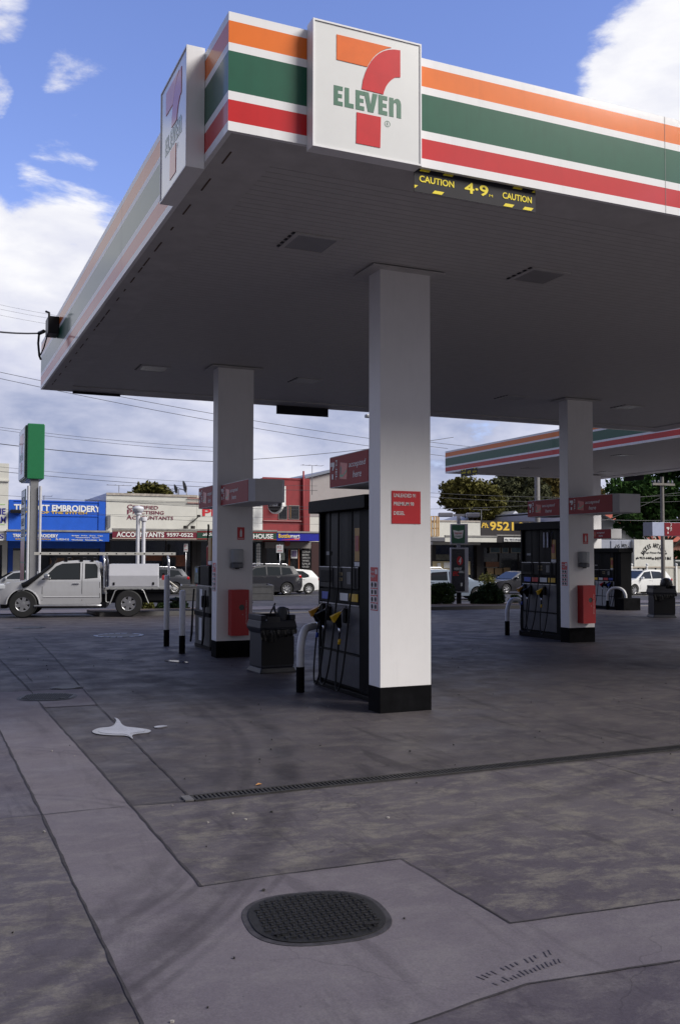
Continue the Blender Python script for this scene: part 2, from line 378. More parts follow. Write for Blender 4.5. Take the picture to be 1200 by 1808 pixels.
# paler and rougher slabs, traced where they lie
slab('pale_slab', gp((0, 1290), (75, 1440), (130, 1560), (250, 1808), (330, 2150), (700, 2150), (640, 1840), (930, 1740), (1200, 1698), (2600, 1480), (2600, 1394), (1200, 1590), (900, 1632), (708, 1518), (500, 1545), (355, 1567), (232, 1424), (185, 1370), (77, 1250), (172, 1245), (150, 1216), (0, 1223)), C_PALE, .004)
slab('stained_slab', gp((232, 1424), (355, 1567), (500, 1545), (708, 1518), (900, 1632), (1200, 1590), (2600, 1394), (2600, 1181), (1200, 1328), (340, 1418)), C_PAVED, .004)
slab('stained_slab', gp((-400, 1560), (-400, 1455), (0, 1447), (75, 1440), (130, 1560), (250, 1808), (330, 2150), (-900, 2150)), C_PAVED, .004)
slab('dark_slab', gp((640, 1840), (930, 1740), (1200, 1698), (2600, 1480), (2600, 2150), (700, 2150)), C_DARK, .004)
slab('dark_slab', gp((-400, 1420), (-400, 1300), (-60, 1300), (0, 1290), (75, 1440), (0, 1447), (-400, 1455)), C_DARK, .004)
# joints: narrow uneven sealant lines
JOINT = mat('joint_sealant', (.028, .024, .027), .8, var=.5, vscale=30)
def joint(pts, w=.018, name='slab_joint'):
    P = [Vector(q[:2]) for q in gp(*pts)]; Q = []
    for a, b in zip(P, P[1:]):
        n = max(2, int((b - a).length / .12)); Q += [a.lerp(b, i / n) for i in range(n)]
    Q.append(P[-1]); mb = MB(); vs = []
    for i, p in enumerate(Q):
        d = (Q[min(i + 1, len(Q) - 1)] - Q[max(i - 1, 0)]).normalized(); nn = Vector((-d.y, d.x)); ww = w * random.uniform(.18, .50); o_ = random.uniform(-.004, .004)
        for s_ in (-1, 1):
            c = p + nn * (s_ * ww + o_); vs.append((c.x, c.y, zg(c.x, c.y) + .0085))
    mb.add(vs, [(2 * i, 2 * i + 1, 2 * i + 3, 2 * i + 2) for i in range(len(Q) - 1)])
    o = mb.obj(name, JOINT, fix=False); o['kind'] = 'structure'
    for p in o.data.polygons:
        if p.normal.z < 0: p.flip()
joint([(0, 1290), (75, 1440), (130, 1560), (250, 1808), (330, 2100)], .022)
joint([(77, 1250), (185, 1370), (232, 1424), (355, 1567)], .02)
joint([(77, 1250), (172, 1245)], .016); joint([(60, 1125), (172, 1245), (340, 1412)], .016)
joint([(232, 1424), (340, 1414)], .018); joint([(-200, 1452), (0, 1447), (75, 1440), (232, 1424)], .010)
joint([(355, 1567), (500, 1545), (708, 1518), (900, 1632), (1200, 1590), (1400, 1560)], .014)
joint([(640, 1840), (930, 1740), (1200, 1698), (1400, 1665)], .016)
joint([(0, 1165), (50, 1215), (77, 1250)], .022); joint([(0, 1223), (150, 1216)], .012)
joint([(30, 1190), (45, 1190), (58, 1204)], .014)
joint([(1035, 1342), (1185, 1385)], .010); joint([(150, 1218), (620, 1196), (1300, 1165)], .012)
joint([(760, 1210), (900, 1260), (1200, 1330)], .008)
# tyre prints of dark rubber across the pale slab
TYRE = mat('tyre_mark', (.102, .090, .103), .7, var=.3, vscale=20)
mb = MB()
for i in range(17):            # the chevron tread print beside the drain joint
    t = i / 16; p = Vector(G(842 + 135 * t, 1726 - 50 * t)[:2]); q = Vector(G(880 + 110 * t, 1742 - 40 * t)[:2])
    for a, b in ((p, p.lerp(q, random.uniform(.25, .42))), (q, q.lerp(p, random.uniform(.2, .42)))):
        d = (b - a).normalized(); nn = Vector((-d.y, d.x)) * .0045
        if random.random() < .12: continue
        mb.quad((*(a - nn), .0085), (*(a + nn), .0085), (*(b + nn), .0085), (*(b - nn), .0085))
o = mb.obj('tread_print', TYRE, fix=False); o['kind'] = 'structure'
for p in o.data.polygons:
    if p.normal.z < 0: p.flip()

# road, kerbs, footpath, garden beds
slab('kerb', rect(9.9, 16.9, 30.62, 30.9), C_FOOT, .025, thick=.1)
slab('garden_kerb', rect(5.2, 9.9, 30.62, 30.8), mat('kerb_concrete', (.10, .095, .095), .8, bump=.2), .13, thick=.25)
slab('garden_kerb', rect(16.9, 24.6, 30.62, 30.8), MATS['kerb_concrete'], .13, thick=.25)
slab('kerb', rect(24.6, 70, 30.62, 30.9), C_FOOT, .025, thick=.1)
slab('footpath', rect(-30, 90, 33.2, 36.0), C_PALE, .012)
MULCH = mat('bark_mulch', (.10, .07, .05), .9, var=.5, vscale=12, bump=.8, bscale=20)
slab('garden_bed', rect(5.2, 9.9, 30.8, 33.2), MULCH, .11, thick=.1); slab('garden_bed', rect(16.9, 24.6, 30.8, 33.2), MULCH, .11, thick=.1)
PAINT = mat('road_paint', (.62, .62, .60), .7, var=.15, vscale=4)
for y, a, b in ((49.3, -40, 100), (56.6, -40, 100)): slab('road_line', rect(a, b, y, y + .12), PAINT, .0)
for k in range(-6, 20): slab('road_line', rect(k * 6, k * 6 + 2.4, 42.6, 42.74), PAINT, .0)
slab('far_kerb', rect(-60, 47, 59.3, 59.6), C_FOOT, .13, thick=.25)
slab('far_footpath', rect(-60, 47, 59.6, 62.7), C_FOOT, .128, thick=.2)
GRASSY = mat('dry_grass', (.13, .115, .05), .9, var=.4, vscale=8, bump=.6)
slab('verge', rect(47, 120, 49.4, 60), GRASSY, .03)

# drain channel grate
mb = MB(); y0, y1 = 6.84, 6.96; xa = G(340, 1411).x
mb.box(xa, 16, y0 - .02, y0, -.02, .012); mb.box(xa, 16, y1, y1 + .02, -.02, .012); mb.box(xa, 16, y0, y1, -.03, -.02)
x = xa
while x < 15.9:
    mb.box(x, x + .017, y0, y1, -.018, .010); x += .034
tag(mb.obj('drain_grate', mat('cast_iron', (.035, .033, .034), .55, .3, var=.4, vscale=15)), 'long narrow slotted metal drain grate crossing the concrete forecourt', 'drain grate')
t = tag(MB().box(xa - .07, xa - .005, y0 - .01, y1 + .01, .004, .014).obj('drain_end_plate', mat('worn_steel', (.12, .115, .12), .5, .2, var=.3, vscale=20)), 'small worn metal plate at the left end of the drain grate', 'drain cover')

# manhole covers
IRON = mat('manhole_iron', (.022, .022, .024), .5, .4, var=.3, vscale=18)
def superell(cx, cy, a, b, n, e=2.6, rot=0):
    pts = []
    for i in range(n):
        t = 2 * math.pi * i / n; c, s_ = math.cos(t), math.sin(t)
        x = a * math.copysign(abs(c) ** (2 / e), c); y = b * math.copysign(abs(s_) ** (2 / e), s_)
        pts.append((cx + x * math.cos(rot) - y * math.sin(rot), cy + x * math.sin(rot) + y * math.cos(rot)))
    return pts
def manhole(c, a, b, rot, label, studs, e=2.6):
    t = wthing('manhole_cover', label, 'manhole cover', (c[0], c[1], 0), 'utility covers in the forecourt')
    z = zg(*c)
    ring = MB().prism(superell(*c, a, b, 56, e, rot), 2, z - .03, z + .007); ring.obj('cover_frame', mat('worn_frame', (.045, .042, .048), .6, .2, var=.4, vscale=20), t)
    lid = MB().prism(superell(*c, a - .03, b - .03, 56, e, rot), 2, z - .02, z + .012)
    if studs:
        s_ = .034; nx = int(a / s_) + 1; ny = int(b / s_) + 1; k = 0; cr, sr = math.cos(rot), math.sin(rot)
        for i in range(-nx, nx + 1):
            for j in range(-ny, ny + 1):
                x = i * s_; y = j * s_
                if (abs(x) / (a - .06)) ** e + (abs(y) / (b - .06)) ** e > 1: continue
                M = Matrix.Translation((c[0], c[1], z)) @ Matrix.Rotation(rot, 4, 'Z') @ Matrix.Translation((x, y, 0)) @ Matrix.Rotation(R(90) if (i + j) % 2 else 0, 4, 'Z')
                lid.box(-.014, .014, -.006, .006, .0125, .018, 0, M)
    lid.obj('lid', IRON, t, bevel=0)
    for s_ in (-1, 1):
        M = Matrix.Translation((c[0], c[1], z)) @ Matrix.Rotation(rot, 4, 'Z')
        MB().box(s_ * (a * .62) - .035, s_ * (a * .62) + .035, -b * .55 - .012, -b * .55 + .012, .018, .021, 0, M).obj('lifting_slot', BLACK, t)
    return t
c1 = (G(430, 1616).xy + G(688, 1624).xy) / 2
manhole((c1.x, c1.y), .362, .345, R(-8), 'large rounded black manhole cover with raised tread, nearest in the foreground', True)
c2 = G(84, 1231.5); manhole((c2.x, c2.y), .36, .33, R(-20), 'dark oval manhole cover on the pale concrete strip at the left', True)
c3 = G(210, 1122.5); c3t = manhole((c3.x, c3.y), .56, .56, 0, 'round cover ringed with worn white paint dashes near the two straight bollards', False, 2)
for i in range(22):
    a = 2 * math.pi * i / 22; M = Matrix.Translation((c3.x, c3.y, c3.z)) @ Matrix.Rotation(a, 4, 'Z')
    if i in (3, 9, 17): continue
    MB().box(.47, .56, -.055, .055, .0125, .016, 0, M).obj('paint_dash', mat('blue_white_paint', (.48, .52, .60), .6, var=.25, vscale=10), c3t)
c4 = G(52, 1108.5); manhole((c4.x, c4.y), .42, .42, 0, 'round dark manhole cover farthest left, in front of the parked ute', False, 2)
c5 = G(118, 1214.5); manhole((c5.x, c5.y), .22, .2, 0, 'small faint round cover just behind the oval manhole cover', False, 2)

# milky puddle and smaller spills: thin films of liquid
MILK = mat('milky_liquid', (.17, .17, .21), .15, var=.5, vscale=5, spec=.6)
def spill(pts, label, name='puddle', n=3):
    P = [Vector(q) for q in gp(*pts)]
    for _ in range(n):
        P = [q for i in range(len(P)) for q in (P[i].lerp(P[(i + 1) % len(P)], .25), P[i].lerp(P[(i + 1) % len(P)], .75))]
    z = zg(*P[0]); mk = mat('damp_liquid', (.10, .095, .11), .12, var=.3, spec=.6); c_ = sum(P, Vector((0, 0))) / len(P); q_ = [c_ + (p - c_) * .80 for p in P]
    o = tag(MB().prism([tuple(p) for p in P], 2, z + .004, z + .010).obj(name, mk), label, 'puddle'); MB().prism([tuple(p) for p in q_], 2, z + .0102, z + .012).obj('milky_film', MILK, o); return o
spill([(160, 1293), (175, 1286), (200, 1285), (207, 1272), (200, 1268), (210, 1270), (217, 1284), (240, 1286), (268, 1290), (265, 1295), (240, 1297), (232, 1300), (237, 1308), (226, 1300), (200, 1300), (172, 1298)], 'white milky puddle spreading over a concrete joint')
spill([(271, 1284), (285, 1282), (299, 1283), (285, 1286), (274, 1287)], 'tiny pale splash just right of the milky puddle')
spill([(287, 1167), (305, 1166), (325, 1168), (336, 1171), (318, 1171), (300, 1169)], 'thin pale crescent of spilt liquid beyond the milky puddle')
# leaf litter and specks
LEAF = mat('dead_leaf', (.42, .20, .06), .7, var=.3)
for (x, y, s_, lb) in ((457, 1387, .03, 'dead orange leaf lying just above the drain grate'), (780, 1346, .015, None),):
    if lb:
        p = G(x, y); tag(MB().add([(p.x - s_, p.y, .006), (p.x, p.y - s_ * .5, .014), (p.x + s_, p.y + .01, .009), (p.x, p.y + s_ * .5, .018)], [(0, 1, 2, 3)]).add([(p.x - s_, p.y, .004), (p.x, p.y - s_ * .5, .010), (p.x + s_, p.y + .01, .005), (p.x, p.y + s_ * .5, .014)], [(0, 3, 2, 1)]).obj('dead_leaf', LEAF), lb, 'leaf')
mb = MB()
rr = random.Random(3)
for i in range(240):
    x, y = rr.uniform(-1, 14), rr.uniform(3.6, 20); s_ = rr.uniform(.004, .011); z = zg(x, y) + .009
    pts = [(x + s_ * rr.uniform(.5, 1.2) * math.cos(a), y + s_ * rr.uniform(.5, 1.2) * math.sin(a)) for a in (0, 1.2, 2.3, 3.6, 5)]
    mb.prism(pts, 2, z - .004, z + s_ * .5, rr.choice((0, 0, 1)))
tag(mb.obj('grit', [mat('grit_dark', (.03, .028, .028), .9), mat('grit_pale', (.30, .28, .26), .9)]), 'scattered grit and small litter on the concrete', 'grit', kind='stuff')

# ---------------------------------------------------------------- canopies
def band_mats(pfx=''):
    return [mat('fascia_white', (.82, .81, .82), .4, var=.02, coat=.3, spec=.2, grime=.07), mat('fascia_orange', (.80, .17, .014), .4, var=.03, coat=.45, spec=.15, grime=.07),
            mat('fascia_green', (.010, .098, .056), .4, var=.06, coat=.45, spec=.15, grime=.15), mat('fascia_red', (.55, .010, .014), .4, var=.04, coat=.45, spec=.15, grime=.07), mat('fascia_seam', (.25, .25, .25), .6)]
BANDS = [(0, .078, 0), (.078, .26, 3), (.26, .333, 0), (.333, .671, 2), (.671, .74, 0), (.74, .925, 1), (.925, 1, 0)]
def fascia(name, a, b, nrm, z0, z1, t, parent, seams=()):
    """striped sheet-metal edge from a to b (XY), outward normal nrm"""
    mb = MB(); a, b, nn = Vector(a), Vector(b), Vector(nrm)
    for i, (f0, f1, m) in enumerate(BANDS):
        p, q = z0 + (z1 - z0) * f0, z0 + (z1 - z0) * f1
        c = [(a, 0), (b, 0), (b, -t), (a, -t)]; c = [s_ + nn * k for s_, k in c]
        mb.add([(v.x, v.y, p) for v in c] + [(v.x, v.y, q) for v in c], [(0, 1, 5, 4), (2, 3, 7, 6), (0, 4, 7, 3), (1, 2, 6, 5)] + ([(3, 2, 1, 0)] if i == 0 else []) + ([(4, 5, 6, 7)] if i == 6 else []), m)
    d = (b - a).normalized()
    for s_ in seams:
        p = a + d * s_ + nn * .0025; q = p + d * .004
        mb.add([(p.x, p.y, z0), (q.x, q.y, z0), (q.x, q.y, z1), (p.x, p.y, z1)], [(0, 1, 2, 3)], 4)
    return mb.obj(name, band_mats(), parent)
CEIL = tile_mat('ceiling_ribs', (.53, .51, .505), (.40, .385, .38), 1, .11, .012, .55)
SOFF = mat('soffit_sheet', (.51, .49, .485), .55, var=.12, vscale=3)
ROOF = mat('roof_sheet', (.4, .4, .42), .5)
DIFF = mat('light_diffuser', (.26, .25, .25), .3)
def canopy(label, x0, x1, y0, y1, z0, z1, lights, seams=((), (), (), ())):
    t = wthing('petrol_canopy', label, 'canopy', ((x0 + x1) / 2, (y0 + y1) / 2, z0), 'canopies over the fuel pumps')
    th = .04
    fascia('front_fascia', (x0, y0), (x1, y0), (0, -1), z0, z1, th, t, seams[0])
    fascia('side_fascia', (x0, y1), (x0, y0 + th + .001), (-1, 0), z0, z1, th, t, seams[1])
    fascia('side_fascia', (x1, y0 + th + .001), (x1, y1), (1, 0), z0, z1, th, t)
    fascia('rear_fascia', (x1 - th - .001, y1), (x0 + th + .001, y1), (0, 1), z0, z1, th, t)
    i = th + .002; w = .5
    MB().box(x0 + i + w, x1 - i - w, y0 + i + w, y1 - i - w, z0 + .035, z0 + .06).obj('ceiling', CEIL, t)
    mb = MB(); zz0, zz1 = z0 + .012, z0 + .058
    mb.box(x0 + i, x1 - i, y0 + i, y0 + i + w, zz0, zz1).box(x0 + i, x1 - i, y1 - i - w, y1 - i, zz0, zz1)
    mb.box(x0 + i, x0 + i + w, y0 + i + w, y1 - i - w, zz0, zz1).box(x1 - i - w, x1 - i, y0 + i + w, y1 - i - w, zz0, zz1).obj('soffit_border', SOFF, t)
    mb = MB(); k = 0; rr = random.Random(5)        # overlapping sheet laps and rust spots along the border
    yy = y0 + .4
    while yy < y1 - .5: mb.box(x0 + i + .10, x0 + i + .115, yy, yy + rr.uniform(.1, .35), zz0 - .003, zz0); yy += rr.uniform(.35, .7)
    mb.obj('rust_spots', mat('rust', (.10, .06, .04), .9), t)
    MB().box(x0 + .06, x1 - .06, y0 + .06, y1 - .06, z1 - .12, z1 - .08).obj('roof', ROOF, t)
    for (lx, ly) in lights:
        f = MB().box(lx - .27, lx + .27, ly - .27, ly - .22, z0 + .02, z0 + .034).box(lx - .27, lx + .27, ly + .22, ly + .27, z0 + .02, z0 + .034).box(lx - .27, lx - .22, ly - .22, ly + .22, z0 + .02, z0 + .034).box(lx + .22, lx + .27, ly - .22, ly + .22, z0 + .02, z0 + .034).obj('light_fitting', SOFF, t)
        MB().box(lx - .22, lx + .22, ly - .22, ly + .22, z0 + .024, z0 + .033).obj('diffuser', DIFF, f)
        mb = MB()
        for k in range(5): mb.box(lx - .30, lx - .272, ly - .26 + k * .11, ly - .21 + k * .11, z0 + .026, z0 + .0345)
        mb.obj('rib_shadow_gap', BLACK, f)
    return t
Z0, Z1 = 5.117, 6.07
LX = (3.75, 6.7, 11.4, 14.5)
canopy('big near petrol canopy with orange, green and red striped edge', 2.12, 17.95, 6.98, 19.72, Z0, Z1, [(x, y) for y in (9.3, 16.8) for x in (3.75, 6.7, 11.4, 14.5)],
       ((PY(1173, 300, 6.98).x - 2.12, 12), (4.2, 8.4), (), ()))
canopy('smaller striped petrol canopy farther back at the right', 18.55, 25.84, 12, 31.9, 4.98, 5.84, [(22.2, 16), (20.5, 24), (24, 24), (20.5, 29), (24, 29)], ((), (2.4, 6.8, 11, 15), (), ()))

# logo boxes on the canopy edge
ORG = mat('logo_orange', (.80, .15, .015), .4, coat=.8, spec=.15); LRED = mat('logo_red', (.60, .02, .026), .4, coat=.8, spec=.15); LGRN = mat('logo_green', (.012, .12, .062), .3, coat=.5)
SIGNW = mat('sign_acrylic', (.74, .74, .73), .22, var=.02, coat=.5)
def bez(a, c, b, n=8): return [tuple((1 - t) ** 2 * a[i] + 2 * t * (1 - t) * c[i] + t * t * b[i] for i in (0, 1)) for t in [k / n for k in range(n + 1)]]
def seven(org, u, v, W, H, parent, name='emblem', cols=None, word=True, regm=True):
    """the numeral and the word across it; (0,0) top left, (1,1) bottom right"""
    def S(pts): return [(a * W, (1 - b) * H) for a, b in pts]
    oo, rr_, gg = cols or (ORG, LRED, LGRN)
    mb = MB(); flatpoly(mb, S([(.211, .285), (.211, .085)] + bez((.715, .085), (.57, .13), (.489, .287))), org, u, v); mb.obj(name, oo, parent)
    mb = MB(); flatpoly(mb, S([(.798, .09), (.798, .31)] + bez((.75, .32), (.66, .38), (.638, .48)) + [(.438, .475)] + bez((.45, .40), (.53, .13), (.74, .095))), org, u, v)
    flatpoly(mb, S([(.393, .668), (.616, .668), (.609, .915), (.387, .915)]), org, u, v); mb.obj(name, rr_, parent)
    if word:
        U, V = Vector(u), Vector(v); o0 = Vector(org)
        GL = {'E': [(0, 0), (1, 0), (1, .22), (.47, .22), (.47, .40), (.92, .40), (.92, .60), (.47, .60), (.47, .78), (1, .78), (1, 1), (0, 1)], 'L': [(0, 0), (1, 0), (1, .23), (.48, .23), (.48, 1), (0, 1)],
              'V': [(.30, 0), (.70, 0), (1, 1), (.64, 1), (.5, .36), (.36, 1), (0, 1)], 'n': [(0, 0), (.36, 0), (.36, .66), (.44, .76), (.56, .76), (.63, .66), (.63, 0), (1, 0), (1, .74), (.93, .90), (.80, .99), (.64, 1), (.48, .95), (.36, .86), (.36, .99), (0, .99)]}
        mb = MB()
        for ch, u0, u1 in (('E', .187, .267), ('L', .285, .366), ('E', .384, .462), ('V', .458, .585), ('E', .593, .676), ('n', .694, .806)):
            flatpoly(mb, [((u0 + (u1 - u0) * a) * W, (.355 + .155 * b) * H) for a, b in GL[ch]], o0, u, v, .0015, base=.0012)
        mb.obj('lettering', gg, parent)
        if regm:
            letters('R', o0 + U * (.670 * W) + V * (.278 * H), u, v, .014 * W, .024 * H, gg, parent, ext=.001)
            mb = MB(); c0 = o0 + U * (.677 * W) + V * (.29 * H)
            pts = [(.026 * W * math.cos(k * math.pi / 10), .026 * W * math.sin(k * math.pi / 10)) for k in range(20)]; pin = [(a * .86, b * .86) for a, b in pts]
            nn = U.cross(V)
            vs = [c0 + U * a + V * b + nn * .003 for a, b in pts] + [c0 + U * a + V * b + nn * .003 for a, b in pin]
            mb.add(vs, [(k, (k + 1) % 20, 20 + (k + 1) % 20, 20 + k) for k in range(20)]); mb.obj('registered_mark', gg, parent)
def logo_box(label, org, u, nout, W, H, D_):
    u = Vector(u); n = Vector(nout); org = Vector(org); v = Vector((0, 0, 1))
    t = wthing('logo_sign', label, 'sign', org + u * (W / 2), 'square logo boxes on the canopy edge')
    def bx(mb, a0, a1, b0, b1, c0, c1):
        P = lambda a, b, c: org + u * a + v * b + n * c
        mb.add([P(a0, b0, c0), P(a1, b0, c0), P(a1, b0, c1), P(a0, b0, c1), P(a0, b1, c0), P(a1, b1, c0), P(a1, b1, c1), P(a0, b1, c1)], [(0, 3, 2, 1), (4, 5, 6, 7), (0, 1, 5, 4), (1, 2, 6, 5), (2, 3, 7, 6), (3, 0, 4, 7)])
    mb = MB(); bx(mb, 0, W, 0, H, .003, D_); mb.obj('sign_box', MATS['fascia_white'], t)
    mb = MB(); f = .014
    bx(mb, 0, W, 0, f, D_ + .001, D_ + .012); bx(mb, 0, W, H - f, H, D_ + .001, D_ + .012); bx(mb, 0, f, f, H - f, D_ + .001, D_ + .012); bx(mb, W - f, W, f, H - f, D_ + .001, D_ + .012)
    mb.obj('sign_frame', MATS['fascia_white'], t)
    mb = MB(); bx(mb, f + .001, W - f - .001, f + .001, H - f - .001, D_ + .001, D_ + .004); fc = mb.obj('sign_face', SIGNW, t)
    seven(org + n * (D_ + .0035), u, v, W, H, fc)
logo_box('square white logo box with numeral facing the camera on the canopy front', (2.78, 6.979, 5.06), (1, 0, 0), (0, -1, 0), .985, 1.045, .12)
logo_box('square white logo box seen edge-on on the left side of the canopy', (2.119, 8.6, 5.06), (0, -1, 0), (-1, 0, 0), .95, 1.045, .15)

# clearance signs under the canopy edge
HAZ = mat('hazard_yellow', (.88, .72, .05), .5, spec=.2); HBLK = mat('hazard_black', (.022, .020, .026), .5, var=.1, spec=.15)
def clearance(label, org, u, W, H, full=True, blank=False):
    u = Vector(u).normalized(); v = Vector((0, 0, 1)); org = Vector(org); n = u.cross(v)
    t = wthing('clearance_sign', label, 'sign', org + u * (W / 2) + v * H, 'clearance signs hanging from the canopy edges')
    mb = MB(); P = lambda a, b, c: org + u * a + v * b + n * c
    mb.add([P(0, 0, -.006), P(W, 0, -.006), P(W, 0, 0), P(0, 0, 0), P(0, H, -.006), P(W, H, -.006), P(W, H, 0), P(0, H, 0)], [(0, 3, 2, 1), (4, 5, 6, 7), (0, 1, 5, 4), (1, 2, 6, 5), (2, 3, 7, 6), (3, 0, 4, 7)])
    b = mb.obj('plate', HBLK, t)
    if blank: return t
    o_ = org + n * .0005
    letters('CAUTION', o_ + u * .04 * W + v * .42 * H, u, v, .275 * W, .27 * H, HAZ, b, bold=.04, ext=.002)
    letters('4·9', o_ + u * .40 * W + v * .30 * H, u, v, .195 * W, .46 * H, HAZ, b, bold=.04, ext=.002)
    letters('M', o_ + u * .602 * W + v * .32 * H, u, v, .03 * W, .1 * H, HAZ, b, ext=.002)
    letters('CAUTION', o_ + u * .715 * W + v * .36 * H, u, v, .25 * W, .27 * H, HAZ, b, bold=.04, ext=.002)
    mb = MB()
    for a in (.04, .225, .80): flatpoly(mb, [(a * W, .86 * H), ((a + .075) * W, .86 * H), ((a + .095) * W, .99 * H), ((a + .02) * W, .99 * H)], o_, u, v, .002)
    for a in (.14, .72, .885): flatpoly(mb, [(a * W, .04 * H), ((a + .075) * W, .04 * H), ((a + .095) * W, .17 * H), ((a + .02) * W, .17 * H)], o_, u, v, .002)
    flatpoly(mb, [(.002, .12 * H), (.03 * W, .26 * H), (.002, .26 * H)], o_, u, v, .002)
    flatpoly(mb, [(.965 * W, .84 * H), (.995 * W, .84 * H), (.995 * W, .97 * H)], o_, u, v, .002)
    mb.obj('hazard_stripe', HAZ, b)
    return t
clearance('black and yellow caution height sign hanging from the near canopy front', (3.79, 7.03, 4.915), (1, 0, 0), 1.25, .215)
clearance('tiny black and yellow height sign under the far canopy left corner', PX(813, 842.5, 18.5), (0, -1, 0), PX(813, 840, 18.5).y - PX(842, 840, 18.5).y, .27)
clearance('dark back of a height sign hanging below the rear edge, between the two left columns', (8.38, 19.66, 4.93), (-1, 0, 0), 1.25, .2, blank=True)
clearance('dark back of a height sign hanging from the far canopy right edge', (25.8, 30.15, 4.78), (0, -1, 0), 1.15, .19, blank=True)
tag(MB().box(2.74, 3.7, 19.66, 19.68, 5.075, 5.125).obj('clearance_sign', HBLK), 'dark sliver of a sign below the far left corner of the canopy edge', 'sign', 'clearance signs hanging from the canopy edges')

# junction box with service wires on the left edge
t = wthing('junction_box', 'black electrical junction box with dangling cables on the left canopy edge', 'junction box', (2.12, 16.9, 5.8))
MB().box(1.93, 2.117, 16.95, 17.35, 5.66, 5.96).obj('housing', BLACK, t, bevel=.01)
MB().tube([(1.95, 17, 5.95), (1.95, 17, 6.02), (1.9, 17.05, 6.05)], .02).tube([(1.92, 17.5, 5.8), (1.86, 17.7, 5.8)], .035).obj('insulator', BLACK, t)
MB().tube([(1.86, 17.7, 5.79), (1.84, 17.62, 5.6), (1.85, 17.5, 5.35), (1.88, 17.5, 5.28)], .02).tube([(1.95, 17.25, 5.66), (1.9, 17.3, 5.45), (1.86, 17.45, 5.35)], .012).obj('cable_tail', RUBBER, t)

# ---------------------------------------------------------------- columns
COLP = mat('column_paint', (.80, .78, .78), .45, var=.03, vscale=2, bump=.03, bscale=120, grime=.06); CBASE = mat('column_base_black', (.006, .006, .007), .75, var=.5, vscale=4, spec=.04)
CW, CDEP = .66, .30
def column(x, y, label, zb=0., top=5.15):
    t = wthing('canopy_column', label, 'column', (x + CW / 2, y + CDEP / 2, zb), 'white columns holding up the canopies')
    MB().box(x, x + CW, y, y + CDEP, zb + .29, top).obj('shaft', COLP, t, bevel=.004)
    MB().box(x - .004, x + CW + .004, y - .004, y + CDEP + .004, zb - .05, zb + .288).obj('base', CBASE, t, bevel=.004)
    MB().box(x - .14, x + CW + .14, y - .12, y + CDEP + .12, top - .03, top - .012).obj('ceiling_flange', SOFF, t)
    return t
CN = (4.798, 9.73); CL = (4.737, 16.07); CR = (12.516, 16.37); CF = (12.5, 9.9)
column(*CN, 'nearest white column with the red fuel list sign'); column(*CL, 'white column at the left with red cabinet beside the grey bin')
column(*CR, 'white column at the right with red cabinet and header sign', -.02); column(*CF, 'column outside the frame at the near right')
column(24.02, 30.2, 'white column mostly hidden behind the right column, under the far canopy', -.25, 5.0)

STK = mat('sticker_white', (.70, .70, .70), .4)
# red fuel list sign on the near column
x0, x1, z0, z1 = 4.945, 5.32, 2.165, 2.545
t = wthing('fuel_list_sign', 'red square sign listing fuels on the nearest column', 'sign', ((x0 + x1) / 2, 9.72, z0))
b = MB().box(x0, x1, 9.722, 9.729, z0, z1).obj('plate', RED, t)
for s_, zz, w in (('UNLEADED 91', .855, .76), ('PREMIUM 98', .60, .70), ('DIESEL', .315, .38)):
    letters(s_, (x0 + .022, 9.7215, z0 + (z1 - z0) * zz - .02), (1, 0, 0), (0, 0, 1), w * (x1 - x0), .044, STK, b, bold=.02, ext=.0015)
# warning stickers on the left-facing sides
def warn(x, y0, y1, z0, z1, label):
    t = wthing('safety_sticker', label, 'sticker', (x, (y0 + y1) / 2, z0), 'stop engine stickers on the columns')
    u = (0, -1, 0); v = (0, 0, 1); W = y1 - y0; H = z1 - z0
    b = MB().box(x - .003, x - .001, y0, y1, z0, z1).obj('backing', RED, t)
    mb = MB()
    for r in range(4):
        for c in range(2):
            mb.box(x - .005, x - .0032, y1 - W * (.05 + .47 * c) - W * .42, y1 - W * (.05 + .47 * c), z0 + H * (.02 + r * .168), z0 + H * (.02 + r * .168) + H * .145)
    mb.obj('pictogram_panel', STK, b)
    mb = MB()
    for r in range(4):
        for c in range(2):
            cy = y1 - W * (.26 + .47 * c); cz = z0 + H * (.09 + r * .168)
            flatpoly(mb, [(.03 * math.cos(k * .785) * W / .19 * .8, .03 * math.sin(k * .785)) for k in range(8)], (x - .0053, cy, cz), u, v, .001)
    mb.obj('pictogram', HBLK, b)
    letters('Stop', (x - .0034, y1 - .05 * W, z0 + H * .86), u, v, .5 * W, .07 * H, STK, b, ext=.001); letters('Engine', (x - .0034, y1 - .05 * W, z0 + H * .75), u, v, .62 * W, .08 * H, STK, b, ext=.001)
    MB().box(x - .005, x - .0032, y0 + W * .08, y0 + W * .32, z0 + H * .84, z0 + H * .95).obj('pictogram_panel', STK, b)
warn(CN[0], 9.79, 9.98, 1.16, 1.66, 'red and white stop engine sticker on the nearest column')
warn(CL[0], 16.13, 16.32, 1.16, 1.66, 'red and white stop engine sticker on the left column')
warn(CR[0], 16.43, 16.62, 1.16, 1.66, 'red and white stop engine sticker on the right column')
